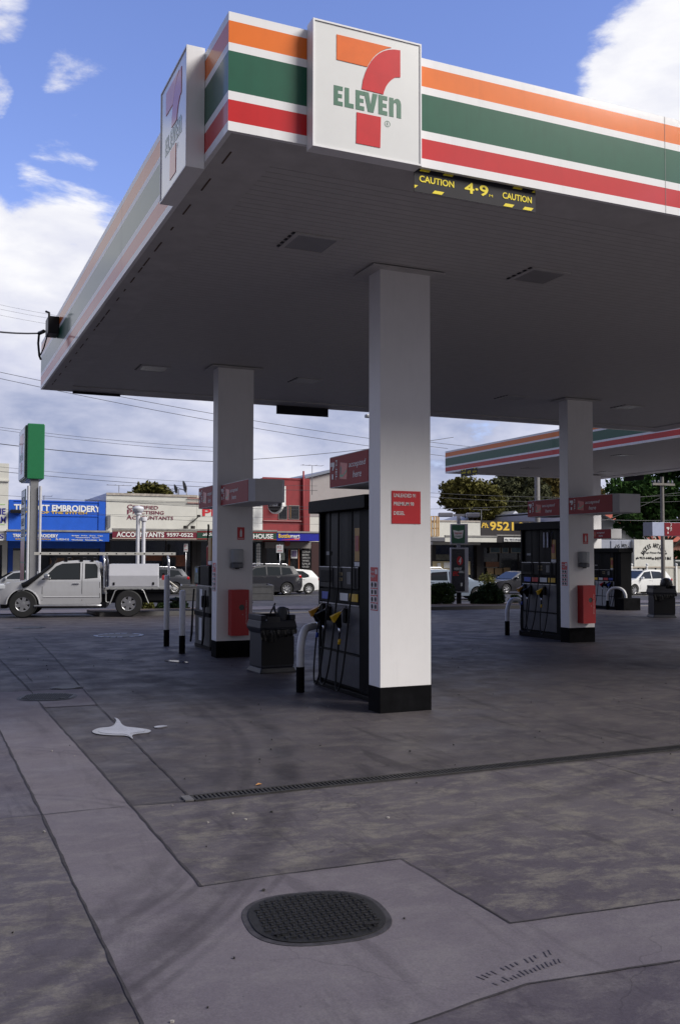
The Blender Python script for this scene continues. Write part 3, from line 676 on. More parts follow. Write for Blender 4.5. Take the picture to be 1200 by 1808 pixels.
# things on the camera side of the two farther columns
def column_kit(cx, cy, where, dz=0.):
    f = cy - .001; v = (0, 0, 1); u = (1, 0, 0)
    t = wthing('extinguisher_sign', 'small red fire extinguisher sign on the ' + where, 'sign', (cx + .44, f, 2.08 + dz), 'extinguisher signs on the columns')
    b = MB().box(cx + .37, cx + .50, f - .006, f, 2.07 + dz, 2.29 + dz).obj('plate', RED, t)
    mb = MB(); flatpoly(mb, [(.045, .05), (.085, .05), (.085, .15), (.072, .17), (.072, .19), (.058, .19), (.058, .17), (.045, .15)], (cx + .37, f - .0062, 2.07 + dz), u, v, .001); flatpoly(mb, [(.01, .02), (.12, .02), (.12, .027), (.01, .027)], (cx + .37, f - .0062, 2.07 + dz), u, v, .001); mb.obj('pictogram', STK, b)
    t = wthing('towel_dispenser', 'grey rounded paper towel dispenser on the ' + where, 'dispenser', (cx + .35, f, 1.55 + dz), 'towel dispensers on the columns')
    DW = mat('dispenser_grey', (.36, .37, .38), .3); DS = mat('dispenser_smoke', (.12, .125, .14), .2)
    prof = [(-.12, 0), (-.12, -.06), (-.09, -.13), (0, -.16), (.09, -.13), (.12, -.06), (.12, 0)]
    MB().prism([(cx + .35 + a, f + b_) for a, b_ in prof], 2, 1.66 + dz, 1.90 + dz).obj('cover', DW, t, bevel=.02)
    MB().prism([(cx + .35 + a * .98, f + b_ * .98) for a, b_ in prof], 2, 1.57 + dz, 1.658 + dz).obj('reservoir', DS, t, bevel=.015)
    MB().box(cx + .32, cx + .38, f - .1, f - .04, 1.55 + dz, 1.57 + dz).obj('outlet', BLACK, t)
    t = wthing('extinguisher_cabinet', 'tall red metal cabinet with round porthole on the ' + where, 'cabinet', (cx + .38, f, .4 + dz), 'red cabinets on the columns')
    cab = mat('cabinet_red', (.42, .016, .02), .35, var=.06)
    x0, x1, z0, z1, y0, y1 = cx + .21, cx + .53, .39 + dz, 1.19 + dz, f - .2, f
    MB().box(x0, x1, y0 + .02, y1, z0, z1).obj('case', cab, t, bevel=.004)
    cxx, czz = (x0 + x1) / 2 + .03, z0 + .49
    ring = [(cxx + .052 * math.cos(k * math.pi / 12), czz + .052 * math.sin(k * math.pi / 12)) for k in range(24)]
    out = [(x0, z0), (x1, z0), (x1, z1), (x0, z1)]
    bm = bmesh.new(); vo = [bm.verts.new((a, y0 + .005, b_)) for a, b_ in out]; vi = [bm.verts.new((a, y0 + .005, b_)) for a, b_ in ring]
    eo = [bm.edges.new((vo[k], vo[(k + 1) % 4])) for k in range(4)] + [bm.edges.new((vi[k], vi[(k + 1) % 24])) for k in range(24)]
    bmesh.ops.triangle_fill(bm, edges=eo, use_beauty=True)
    r = bmesh.ops.extrude_face_region(bm, geom=bm.faces[:])
    for q in r['geom']:
        if isinstance(q, bmesh.types.BMVert): q.co.y += .013
    bmesh.ops.recalc_face_normals(bm, faces=bm.faces)
    me = bpy.data.meshes.new('cabinet_door'); bm.to_mesh(me); bm.free(); me.materials.append(cab)
    dr = bpy.data.objects.new('cabinet_door', me); COL.objects.link(dr); dr.parent = t
    MB().lathe([(.001, f - .184), (.05, f - .184), (.05, f - .181), (.001, f - .181)], (cxx, 0, czz), 1).obj('porthole', GLASS, dr)
    letters('EXTINGUISHER ONLY', (x1 - .04, y0 + .0045, z0 + .2), (0, 0, 1), (-1, 0, 0), .42, .016, STK, dr, ext=.0008)
    MB().box(cxx + .01, cxx + .02, y0, y0 + .0045, z0 + .36, z0 + .375).obj('lock', STEEL, dr)
column_kit(*CL, 'left column'); column_kit(*CR, 'right column', -.02)

# header signs: red boxes with a bevelled white end, running front to back on the columns
HDR = mat('header_box', (.55, .54, .55), .35, var=.05); HRED = mat('header_red', (.30, .012, .016), .5, var=.04, spec=.25)
def header(x0, x1, y0, y1, z0, z1, label, near_end=True):
    t = wthing('header_sign', label, 'sign', ((x0 + x1) / 2, (y0 + y1) / 2, z0), 'red header signs beside the columns')
    ch = .11
    if near_end: poly = [(x0, y1), (x0, y0 + ch), (x0 + .08, y0), (x1 - .08, y0), (x1, y0 + ch), (x1, y1)]
    else: poly = [(x0, y1), (x0, y0), (x1, y0), (x1, y1)]
    MB().prism(poly, 2, z0, z1).obj('sign_box', HDR, t, bevel=.003)
    ya = y0 + ch + .004 if near_end else y0 + .01
    W = y1 - .01 - ya; H = z1 - z0 - .02
    p = MB().box(x0 - .006, x0 - .001, ya, y1 - .01, z0 + .01, z1 - .01).obj('sign_face', HRED, t)
    u, v = Vector((0, -1, 0)), Vector((0, 0, 1)); o_ = Vector((x0 - .0065, y1 - .01, z0 + .01)); gw = STK
    seven(o_ + u * .0 + v * .2 * H, u, v, .27 * H * 2, .68 * H, p, 'emblem', (gw, gw, gw), False)
    letters('FUEL', o_ + u * (.50 * H) + v * .88 * H, (0, 0, -1), (0, -1, 0), .66 * H, .13 * H, gw, p, bold=.03, ext=.001)
    # card picture
    cc = o_ + u * (.85 * H) + v * (.18 * H)
    mb = MB(); flatpoly(mb, [(0, .06 * H), (.58 * H, 0), (.62 * H, .52 * H), (.04 * H, .6 * H)], cc, u, v, .002); cd_ = mb.obj('card_picture', mat('card_red', (.55, .06, .03), .3), p)
    mb = MB(); flatpoly(mb, [(.02 * H, .12 * H), (.25 * H, .10 * H), (.58 * H, .26 * H), (.59 * H, .34 * H), (.3 * H, .17 * H), (.03 * H, .2 * H)], cc, u, v, .0032)
    mb.obj('card_swoosh', mat('card_green', (.10, .28, .12), .3), cd_)
    mb = MB(); flatpoly(mb, [(.04 * H, .24 * H), (.12 * H, .2 * H), (.16 * H, .4 * H), (.1 * H, .5 * H), (.05 * H, .42 * H)], cc, u, v, .0032); mb.obj('card_swoosh', mat('card_dark', (.03, .05, .03), .3), cd_)
    ac = max(.3, min(W - 1.62 * H, 1.3 * H))
    letters('accepted', o_ + u * (1.56 * H) + v * (.50 * H), u, v, ac, .24 * H, gw, p, bold=.012, ext=.001, shear=.2)
    letters('here', o_ + u * (1.56 * H + ac * .25) + v * (.2 * H), u, v, ac * .5, .22 * H, gw, p, bold=.012, ext=.001, shear=.2)
header(4.80, 5.46, 10.032, 11.2, 2.66, 3.06, 'red header sign jutting out behind the nearest column', False)
header(4.80, 5.42, 14.42, 16.068, 2.66, 3.03, 'red header sign with grey end on the camera side of the left column')
header(4.74, 5.42, 16.372, 17.3, 2.66, 3.05, 'red header sign behind the left column', False)
header(12.52, 13.2, 14.86, 16.368, 2.66, 3.03, 'red header sign with grey end on the camera side of the right column')
header(12.52, 13.2, 16.672, 17.85, 2.66, 3.03, 'red header sign behind the right column', False)
header(24.0, 24.5, 28.8, 30.19, 2.45, 2.82, 'red header sign above the farthest pump', False)
# header seen at the right edge: runs the other way
t = wthing('header_sign', 'red header sign with bluish end at the right edge of the view', 'sign', (25, 26, 2.45), 'red header signs beside the columns')
p0 = PY(1151, 946, 27.5); p1 = PY(1172, 946, 27.5); zt = PY(1160, 922, 27.5).z
MB().box(p0.x, p0.x + 2.2, 27.5, 28.0, p0.z, zt).obj('sign_box', mat('header_pale', (.42, .46, .62), .3), t, bevel=.004)
MB().box(p1.x, p0.x + 2.19, 27.49, 27.499, p0.z + .01, zt - .01).obj('sign_face', mat('header_dark_red', (.20, .012, .02), .3), t)
seven((p1.x + .05, 27.4895, p0.z + .06), (1, 0, 0), (0, 0, 1), .22, .3, t, 'emblem', (STK, STK, STK), False)
letters('FUEL', (p1.x + .28, 27.4895, zt - .04), (0, 0, -1), (1, 0, 0), .3, .07, STK, t, bold=.03)

# ---------------------------------------------------------------- pumps
PSILV = mat('pump_silver', (.085, .085, .095), .4, .3, var=.2); PDARK = mat('pump_black', (.005, .005, .006), .5, var=.2, spec=.08); PWHT = mat('pump_grey_white', (.42, .42, .42), .35)
def nozzle(parent, x, z, cover, tipc=None):
    """fuel gun in its holster; spout points up and in"""
    n = MB().add(*[[(x + a, b, z + c) for a, b, c in ((-.025, -.05, -.12), (.025, -.05, -.12), (.025, -.10, -.12), (-.025, -.10, -.12), (-.03, -.06, .06), (.03, -.06, .06), (.03, -.17, .02), (-.03, -.17, .02))],
               [(0, 3, 2, 1), (4, 5, 6, 7), (0, 1, 5, 4), (1, 2, 6, 5), (2, 3, 7, 6), (3, 0, 4, 7)]]).obj('nozzle', PDARK, parent, bevel=.012)
    MB().tube([(x, -.10, z + .04), (x, -.04, z + .11), (x, .02, z + .16)], [.014, .012, .011]).obj('spout', CHROME, n)
    MB().add([(x + a, b, z + c) for a, b, c in ((-.034, -.16, -.05), (.034, -.16, -.05), (.04, -.20, .03), (-.04, -.20, .03), (-.036, -.06, .09), (.036, -.06, .09))], [(0, 1, 2, 3), (3, 2, 5, 4), (0, 3, 4), (1, 5, 2), (0, 4, 5, 1)]).obj('nozzle_cover', cover, n)
    MB().tube([(x, -.075, z - .12), (x, -.075, z - .20)], .018).obj('swivel', CHROME, n)
    return n
def hose(parent, x, z, xt, zt, low, yb=-.075, collar=None):
    pts = []
    a = Vector((x, yb, z)); b = Vector((xt, -.03, zt)); c = (x + xt) / 2
    for k in range(0, 21):
        t = k / 20
        if t < .5: s_ = t / .5; p = Vector((x + (c - x) * s_ ** 2.2, yb - .10 * math.sin(s_ * 1.4), z + (low - z) * math.sin(s_ * math.pi / 2)))
        else: s_ = (t - .5) / .5; p = Vector((c + (xt - c) * (1 - (1 - s_) ** 2.2), yb - .10 * math.cos(s_ * 1.5), low + (1.0 - low) * (1 - math.cos(s_ * math.pi / 2))))
        pts.append(p)
    pts.append(Vector((xt, -.035, 1.4))); pts.append(b)
    h_ = MB().tube(pts, .0125, 8).obj('hose', RUBBER, parent)
    if collar: MB().tube([(x, yb, z - .07), (x + .004, yb - .01, z - .14)], .021).obj('hose_collar', collar, h_)
    return h_
def pump(label, loc, rz, W=1.9, strip=(), silver=PSILV, group='tall black fuel pumps', slats=False, dep=.5):
    t = thing('fuel_pump', label, 'fuel pump', loc, rz, group)
    h = W / 2
    mb = MB()    # cabinet frame
    mb.box(-h, -h + .06, 0, dep, .06, 2.4).box(h - .4, h, 0, dep, .06, 2.4)
    mb.box(-h + .06, h - .4, .03, dep, .06, 1.64).box(-h + .06, h - .4, .06, dep, 1.64, 2.4)
    mb.obj('cabinet', PDARK, t, bevel=.006)
    MB().box(-h - .02, h + .02, -.05, dep + .03, -.06, .06).obj('plinth', PDARK, t, bevel=.01)
    MB().add([(-h - .05, -.14, 2.38), (h + .05, -.14, 2.38), (h + .05, dep + .05, 2.38), (-h - .05, dep + .05, 2.38), (-h - .05, -.14, 2.55), (h + .05, -.14, 2.55), (h + .05, dep + .05, 2.57), (-h - .05, dep + .05, 2.57)],
             [(0, 3, 2, 1), (4, 5, 6, 7), (0, 1, 5, 4), (1, 2, 6, 5), (2, 3, 7, 6), (3, 0, 4, 7)]).obj('header', PDARK, t, bevel=.01)
    x0, x1 = -h + .065, h - .405; w = x1 - x0
    MB().box(x0, x1, .012, .03, .10, .50).obj('lower_door', silver, t, bevel=.004)
    b = MB().box(x0, x1, .018, .03, .53, 1.14).obj('holster_panel', silver, t, bevel=.004)
    MB().box(x0, x1, -.004, .03, 1.142, 1.155).obj('trim', STEEL, t); MB().box(x0, x1, -.004, .03, .51, .522).obj('trim', BLACK, t)
    MB().box(x0, x1, -.002, .03, 1.17, 1.34).obj('grade_panel', PDARK, t)
    for i, c in enumerate(strip):
        if c: MB().box(x0 + w * (.06 + .24 * i), x0 + w * (.06 + .24 * i) + w * .20, -.008, -.0025, 1.20, 1.30).obj('grade_button', c, t, bevel=.003)
    d = MB().box(x0, x1, -.012, .03, 1.36, 1.64).obj('display_panel', mat('display_black', (.008, .008, .010), .3, spec=.12), t, bevel=.006)
    MB().box(x0, x1, -.018, -.0125, 1.635, 1.645).obj('trim', STEEL, d)
    LCD = mat('lcd_amber', (.22, .16, .06), .3)
    MB().box(x0 + w * .50, x0 + w * .62, -.0165, -.0125, 1.53, 1.57).box(x0 + w * .50, x0 + w * .62, -.0165, -.0125, 1.46, 1.50).obj('price_display', LCD, d)
    MB().box(x0 + w * .05, x0 + w * .30, -.03, -.0125, 1.43, 1.60).obj('card_reader', PDARK, d, bevel=.01)
    letters('38.60', (x0 + w * .51, -.0168, 1.535), (1, 0, 0), (0, 0, 1), w * .09, .028, BLACK, d, ext=.001); letters('27.14', (x0 + w * .51, -.0168, 1.466), (1, 0, 0), (0, 0, 1), w * .09, .026, BLACK, d, ext=.001)
    for k in range(3): MB().box(x0 + w * .74 + k * .04, x0 + w * .76 + k * .04, -.016, -.0125, 1.42, 1.58).obj('label', mat('label_grey', (.2, .2, .2), .4), d)
    MB().box(x0, x1, .05, .059, 1.65, 2.38).obj('upper_glass', mat('smoked_glass', (.005, .005, .006), .35, spec=.10), t)
    MB().box(x1 - .22, x1 - .06, .040, .049, 1.72, 2.15).obj('poster', mat('poster_yellow', (.42, .22, .02), .4), t)
    pr_ = MB().box(x1 - .20, x1 - .09, .036, .0395, 1.85, 2.05).obj('poster_picture', mat('poster_red', (.35, .03, .02), .4), t)
    MB().box(x1 - .23, x1 - .05, .040, .049, 1.655, 1.71).obj('label', STK, t)
    MB().box(x0 + .12, x0 + .28, .040, .049, 1.80, 1.85).obj('label', mat('label_grey', 0), t)
    if slats:
        for k in range(3): MB().box(x0 + w * .62 + k * .13, x0 + w * .62 + k * .13 + .035, .02, .049, 1.98, 2.32).obj('pale_tube', mat('tube_pale', (.55, .57, .65), .4), t)
    cols = [(x0 + .08, 1.0, mat('nozzle_orange', (.55, .27, .03), .4), BLUE, YEL), (x0 + .30, .97, PDARK, None, None), (x0 + .84, .97, YEL, YEL, None)]
    if silver is PWHT: cols = [(x0 + .12, 1.0, YEL, YEL, None), (x0 + .72, 1.0, RED, None, None), (x0 + 1.0, 1.0, PDARK, None, None), (x0 + 1.16, 1.0, BLUE, None, None)]
    for i, (x, z, c, col, sec) in enumerate(cols):
        nz_ = nozzle(t, x, z, c)
        MB().box(x - .05, x + .05, -.012, .017, z - .06, z + .13).obj('holster', PDARK, t, bevel=.006)
        hose(t, x, z - .2, x + (.34, .40, .30, .28)[i], 2.38, .05 + .02 * (i % 2), collar=col)
    return t
pump('tall black fuel pump behind the nearest column', (5.1, 11.42, 0), R(-90), 1.75, (BLUE, None, STK, YEL))
pump('tall black fuel pump beside the right column', (12.82, 17.7, .0), R(-90), 1.75, (BLUE, RED, STK, YEL), slats=True)
p = pump('distant fuel pump with pale lower panel under the far canopy', (24.0, 29.15, -.22), R(-90), 1.75, (YEL, STK, RED, BLUE), silver=PWHT)
p.scale = (1, 1, .9)
# older grey gas dispenser behind the left column
t = thing('gas_dispenser', 'grey steel dispenser with arched black hoses behind the left column', 'fuel pump', (5.02, 18.0, -.03), R(-90))
GS = mat('dispenser_steel', (.075, .075, .072), .4, .4, var=.25)
MB().box(-.55, .55, 0, .5, 0, .08).obj('plinth', PDARK, t)
MB().prism([(-.52, .08), (.52, .08), (.52, .66), (.44, 1.22), (-.44, 1.22), (-.52, .66)], 1, 0, .5).obj('cabinet', GS, t, bevel=.01)
MB().box(-.53, .53, -.02, .52, .64, .72).obj('waist_band', PDARK, t)
b = MB().box(-.52, -.2, -.02, .4, 1.24, 1.60).obj('display_head', PDARK, t, bevel=.01); MB().box(-.50, -.22, -.026, -.021, 1.28, 1.58).obj('screen', mat('screen_green', (.10, .16, .12), .15), b)
MB().box(-.40, -.28, -.03, -.0265, 1.48, 1.56).obj('label', mat('label_blue', (.03, .2, .5), .3), b)
MB().box(-.12, .5, -.02, .45, 1.24, 1.62).obj('display_head', PDARK, t, bevel=.01)
MB().box(-.46, .46, .02, .42, 1.20, 1.26).obj('meter_housing', STEEL, t)
MB().box(.02, .22, .1, .14, 1.72, 2.16).obj('poster', mat('poster_yellow', 0), t); MB().box(.02, .24, .1, .16, 1.64, 1.71).obj('label', STK, t)
MB().box(-.04, .0, .05, .12, .14, .60, 0).box(-.22, -.02, -.006, -.001, .16, .60).obj('instruction_panel', STK, t)
MB().box(-.16, .02, -.010, -.004, .76, 1.16).obj('instruction_panel', STK, t)
MB().tube([(-.3, .2, 1.6), (-.33, .2, 1.98), (-.22, .2, 2.0)], .035).obj('red_canister', RED, t)
for x in (-.45, -.1, .0, .35):
    MB().tube([(x, .25, 1.2), (x, .25, 1.9), (x + .03, .22, 2.2), (x + .14, .2, 2.38), (x + .3, .15, 2.42)], .02).obj('hose_mast', PDARK, t)
for x in (.36, -.48): MB().tube([(x, -.04, 1.15), (x + .06, -.08, .8), (x + .1, -.1, .3), (x, -.1, .12), (x - .1, -.06, .3), (x - .08, -.04, .8)], .018).obj('hose', RUBBER, t)
for x in (.3,): MB().box(x - .05, x + .05, -.1, -.01, .82, 1.05).obj('nozzle', PDARK, t, bevel=.02)

# ---------------------------------------------------------------- bollards
BOLP = mat('bollard_white', (.62, .62, .64), .4, var=.08, vscale=8)
def bollard(p, h, label):
    t = thing('bollard', label, 'bollard', (p.x, p.y, zg(p.x, p.y)), 0, 'straight black and white bollards')
    MB().lathe([(.057, -.03), (.057, .33)], (0, 0, 0)).obj('black_foot', CBASE, t)
    MB().lathe([(.055, .331), (.055, h - .03), (.048, h - .008), (.02, h)], (0, 0, 0)).obj('post', BOLP, t)
bollard(G(294, 1141), 1.42, 'straight white bollard with black foot, farther left of the pair'); bollard(G(321.5, 1154), 1.16, 'straight white bollard with black foot, nearer the left column')
def hoop(x, y, dy, hgt, label, zb=0, solid=False):
    t = thing('hoop_bollard', label, 'bollard', (x, y, zb), 0, 'bent white hoop bollards beside the pumps')
    s_ = 1 if dy > 0 else -1; r = .30
    MB().lathe([(.052, -.03), (.052, .33)], (0, 0, 0)).obj('black_foot', CBASE, t)
    pts = [(0, 0, .331), (0, 0, hgt - r)] + [(0, s_ * (r - r * math.cos(a)), hgt - r + r * math.sin(a)) for a in (R(q) for q in range(10, 91, 10))] + [(0, dy, hgt)]
    MB().tube(pts, .05, 14).obj('hoop', BOLP, t)
    t2 = MB().lathe([(.052, -.03), (.052, .33)], (0, dy, 0)).obj('black_foot', CBASE, t)
    return t
# the hoops guard the pump ends; their far leg stands hidden behind the pump
b = G(530, 1222)
def hoop_to(a, bb, hgt, label, zb=0., group='bent white hoop bollards beside the pumps'):
    t = thing('hoop_bollard', label, 'bollard', (a.x, a.y, zb), 0, group)
    d = Vector((bb[0] - a.x, bb[1] - a.y, 0)); L = d.length; d.normalize(); r = min(.32, L / 2.2)
    prof = [(0, .331), (0, hgt - r)] + [(r - r * math.cos(R(q)), hgt - r + r * math.sin(R(q))) for q in range(10, 91, 10)] + [(L - r + r * math.sin(R(q)), hgt - r + r * math.cos(R(q))) for q in range(0, 91, 10)] + [(L, .331)]
    MB().tube([d * s_ + Vector((0, 0, z)) for s_, z in prof], .052, 14).obj('hoop', BOLP, t)
    for q in (0, L): MB().lathe([(.055, -.05), (.055, .332)], tuple(d * q)).obj('black_foot', CBASE, t)
hoop_to(b, (5.45, 12.75), .82, 'white hoop bollard with black feet at the far end of the near pump')
b = G(895, 1121.5); hoop_to(b, (13.3, 19.2), .82, 'white hoop bollard with black feet at the right column pump', b.z)
b = G(1104, 1077); hoop_to(b, (23.75, 28.75), .82, 'white hoop bollard with black feet at the farthest pump', b.z)
tag(MB().box(23.7, 24.5, 27.8, 28.25, -.3, .22).obj('pump_island_kerb', CBASE, bevel=.02), 'low black island kerb beside the farthest pump', 'kerb block')

# ---------------------------------------------------------------- bins
def bin_(label, loc, rz, kit):
    t = thing('service_bin', label, 'bin', loc, rz, 'dark grey service bins')
    def taper(mb, w0, d0, z0, w1, d1, z1): mb.add([(-w0, -d0, z0), (w0, -d0, z0), (w0, d0, z0), (-w0, d0, z0), (-w1, -d1, z1), (w1, -d1, z1), (w1, d1, z1), (-w1, d1, z1)], [(0, 3, 2, 1), (4, 5, 6, 7), (0, 1, 5, 4), (1, 2, 6, 5), (2, 3, 7, 6), (3, 0, 4, 7)]); return mb
    BP = mat('bin_plastic', (.015, .016, .024), .5, var=.12, spec=.3)
    taper(taper(MB(), .31, .29, 0, .27, .25, .08), .27, .25, .08, .265, .25, .62).obj('body', BP, t, bevel=.015)
    taper(taper(MB(), .27, .255, .60, .31, .29, .68), .31, .29, .68, .285, .27, .80).obj('rim', BP, t, bevel=.012)
    mb = MB(); mb.box(-.285, -.20, -.27, .27, .8, .88).box(.2, .285, -.27, .27, .8, .88).box(-.2, .2, .2, .27, .8, .88).obj('tray_wall', BP, t, bevel=.008)
    MB().box(-.19, .03, -.275, -.262, .66, .86).obj('flap', mat('bin_flap', (.02, .02, .024), .4), t, bevel=.01)
    mb = MB(); rr = random.Random(2); vs = []; n = 24
    for i in range(n + 1):
        x = -.30 + .6 * i / n; vs += [(x, -.292 - .01 * rr.random(), .66 - .01 * rr.random()), (x, -.285 - .018 * rr.random(), .60 - .02 * rr.random()), (x * .95, -.262 - .02 * rr.random(), .60 - .05 * math.sin(math.pi * i / n) ** .7 - .03 * rr.random() - (.07 if i < n * .45 else 0))]
    mb.add(vs, [(3 * i + k, 3 * i + k + 1, 3 * i + 4 + k, 3 * i + 3 + k) for i in range(n) for k in range(2)]); mb.obj('bin_liner', mat('liner_black', (.012, .012, .013), .25, bump=.5), t)
    MB().box(-.27, .27, -.256, -.251, .12, .55).obj('front_panel', mat('bin_front', (.010, .010, .012), .5, spec=.2), t, bevel=.004)
    if kit:
        s_ = MB().tube([(-.10, .05, .70), (.05, -.02, 1.05)], .012).obj('squeegee_handle', PDARK, t)
    return t
gb = G(463, 1188); 
bt = bin_('dark grey service bin beside the left column', (5.0, 13.95, 0), R(3), True)
wc = thing('watering_can', 'dark plastic watering can standing in the bin tray by the left column', 'watering can', (5.13, 13.83, .78), R(10))
MB().lathe([(.08, 0), (.085, .12), (.075, .2), (.04, .22)], (0, 0, 0)).obj('can_body', DGREY, wc)
MB().tube([(-.06, 0, .04), (-.13, 0, .15), (-.15, 0, .24)], [.022, .016, .018]).obj('spout', DGREY, wc)
MB().tube([(.05, 0, .20), (.11, 0, .18), (.12, 0, .10), (.08, 0, .05)], .012).obj('handle', DGREY, wc)
gb = G(1171, 1090)
b2 = bin_('dark service bin standing alone at the right edge under the canopy', (gb.x, gb.y + .1, gb.z), R(-24), True)
b2.scale = (1.25, 1.2, 1.15)
bb2 = MB().lathe([(.16, .0), (.2, .12), (.17, .26), (.08, .33), (.02, .34)], (gb.x + .12, gb.y, gb.z + .92)).obj('rubbish_bag', mat('liner_black', 0)); tag(bb2, 'black rubbish bag bulging from the right-hand bin', 'rubbish bag')
# ---------------------------------------------------------------- vehicles
def slice_prism(poly, y0, y1, xs, zs, wfun, name, m, parent, bevel=.03, off=0., smooth=True):
    """side outline extruded across the vehicle, cut into a grid, then narrowed by wfun(x, z)"""
    bm = bmesh.new()
    a = [bm.verts.new((x, y0, z)) for x, z in poly]; f = bm.faces.new(a)
    r = bmesh.ops.extrude_face_region(bm, geom=[f])
    for v in r['geom']:
        if isinstance(v, bmesh.types.BMVert): v.co.y = y1
    for x in xs: bmesh.ops.bisect_plane(bm, geom=bm.verts[:] + bm.edges[:] + bm.faces[:], plane_co=(x, 0, 0), plane_no=(1, 0, 0))
    for z in zs: bmesh.ops.bisect_plane(bm, geom=bm.verts[:] + bm.edges[:] + bm.faces[:], plane_co=(0, 0, z), plane_no=(0, 0, 1))
    for v in bm.verts:
        w = wfun(v.co.x, v.co.z); v.co.y = v.co.y * w + (off if v.co.y > 0 else -off if v.co.y < 0 else 0)
    bmesh.ops.recalc_face_normals(bm, faces=bm.faces)
    for fc in bm.faces: fc.smooth = smooth
    for e in bm.edges:
        if len(e.link_faces) == 2 and e.calc_face_angle(0) > R(40): e.smooth = False
    me = bpy.data.meshes.new(name); bm.to_mesh(me); bm.free(); me.materials.append(m)
    o = bpy.data.objects.new(name, me); COL.objects.link(o)
    if parent: o.parent = parent
    if bevel:
        b = o.modifiers.new('bevel', 'BEVEL'); b.width = bevel; b.segments = 3; b.limit_method = 'ANGLE'; b.angle_limit = R(40); b.harden_normals = False
    return o
def arch(cx, cz, r, n=12, zs=None):   # from rear to front going over the wheel
    a0 = math.asin(max(-1, min(1, (zs - cz) / r)))
    return [(cx + r * math.cos(a0 + (math.pi - 2 * a0) * k / n), cz + r * math.sin(a0 + (math.pi - 2 * a0) * k / n)) for k in range(n + 1)]
TYRE_M = mat('tyre_rubber', (.014, .014, .015), .7, var=.2); RIM = mat('alloy_rim', (.42, .42, .44), .28, .7, var=.05); RIMW = mat('hubcap_silver', (.55, .55, .56), .35, .4)
def wheel(parent, x, y, z, r, w, side, spokes=6, rim=RIM, sp_w=.09, q=.62):
    """side -1: outer face towards -y"""
    o = MB().lathe([(r * q, -w / 2), (r * .93, -w / 2), (r, -w / 2 + .03), (r, w / 2 - .03), (r * .93, w / 2), (r * q, w / 2), (r * q, -w / 2)], (0, 0, 0), 1, 28, 0, False).obj('tyre', TYRE_M)
    wh = bpy.data.objects.new('wheel', o.data); bpy.data.objects.remove(o)
    COL.objects.link(wh); wh.parent = parent; wh.location = (x, y, z)
    s = side; mb = MB()
    mb.lathe([(r * q, s * w * .2), (r * (q - .02), s * w * .45), (r * (q + .03), s * w * .5), (r * (q + .03), s * w * .47), (r * (q - .07), s * w * .40), (r * (q - .07), s * w * .2)], (0, 0, 0), 1, 28, 0, False)
    mb.lathe([(.01, s * w * .47), (r * .17, s * w * .46), (r * .17, s * w * .3), (.01, s * w * .3)], (0, 0, 0), 1, 14)
    for k in range(spokes):
        a = 2 * math.pi * k / spokes + .3; d = (math.cos(a), math.sin(a))
        mb.bar((d[0] * r * .1, s * w * .42, d[1] * r * .1), (d[0] * r * q, s * w * .42, d[1] * r * q), r * sp_w * 2.2, .02, 0, up=(0, 1, 0))
    mb.obj('rim', rim, wh, bevel=.004)
    MB().lathe([(.01, s * w * .18), (r * .56, s * w * .18), (r * .56, s * w * .1), (.01, s * w * .1)], (0, 0, 0), 1, 20).obj('brake_disc', BLACK, wh)
    return wh
def paint(name, c, metal=.0): return mat(name, c, .32, metal, var=.03, coat=.5, grime=.08)
GLS = mat('car_glass', (.02, .024, .028), .05, spec=.5, var=0)
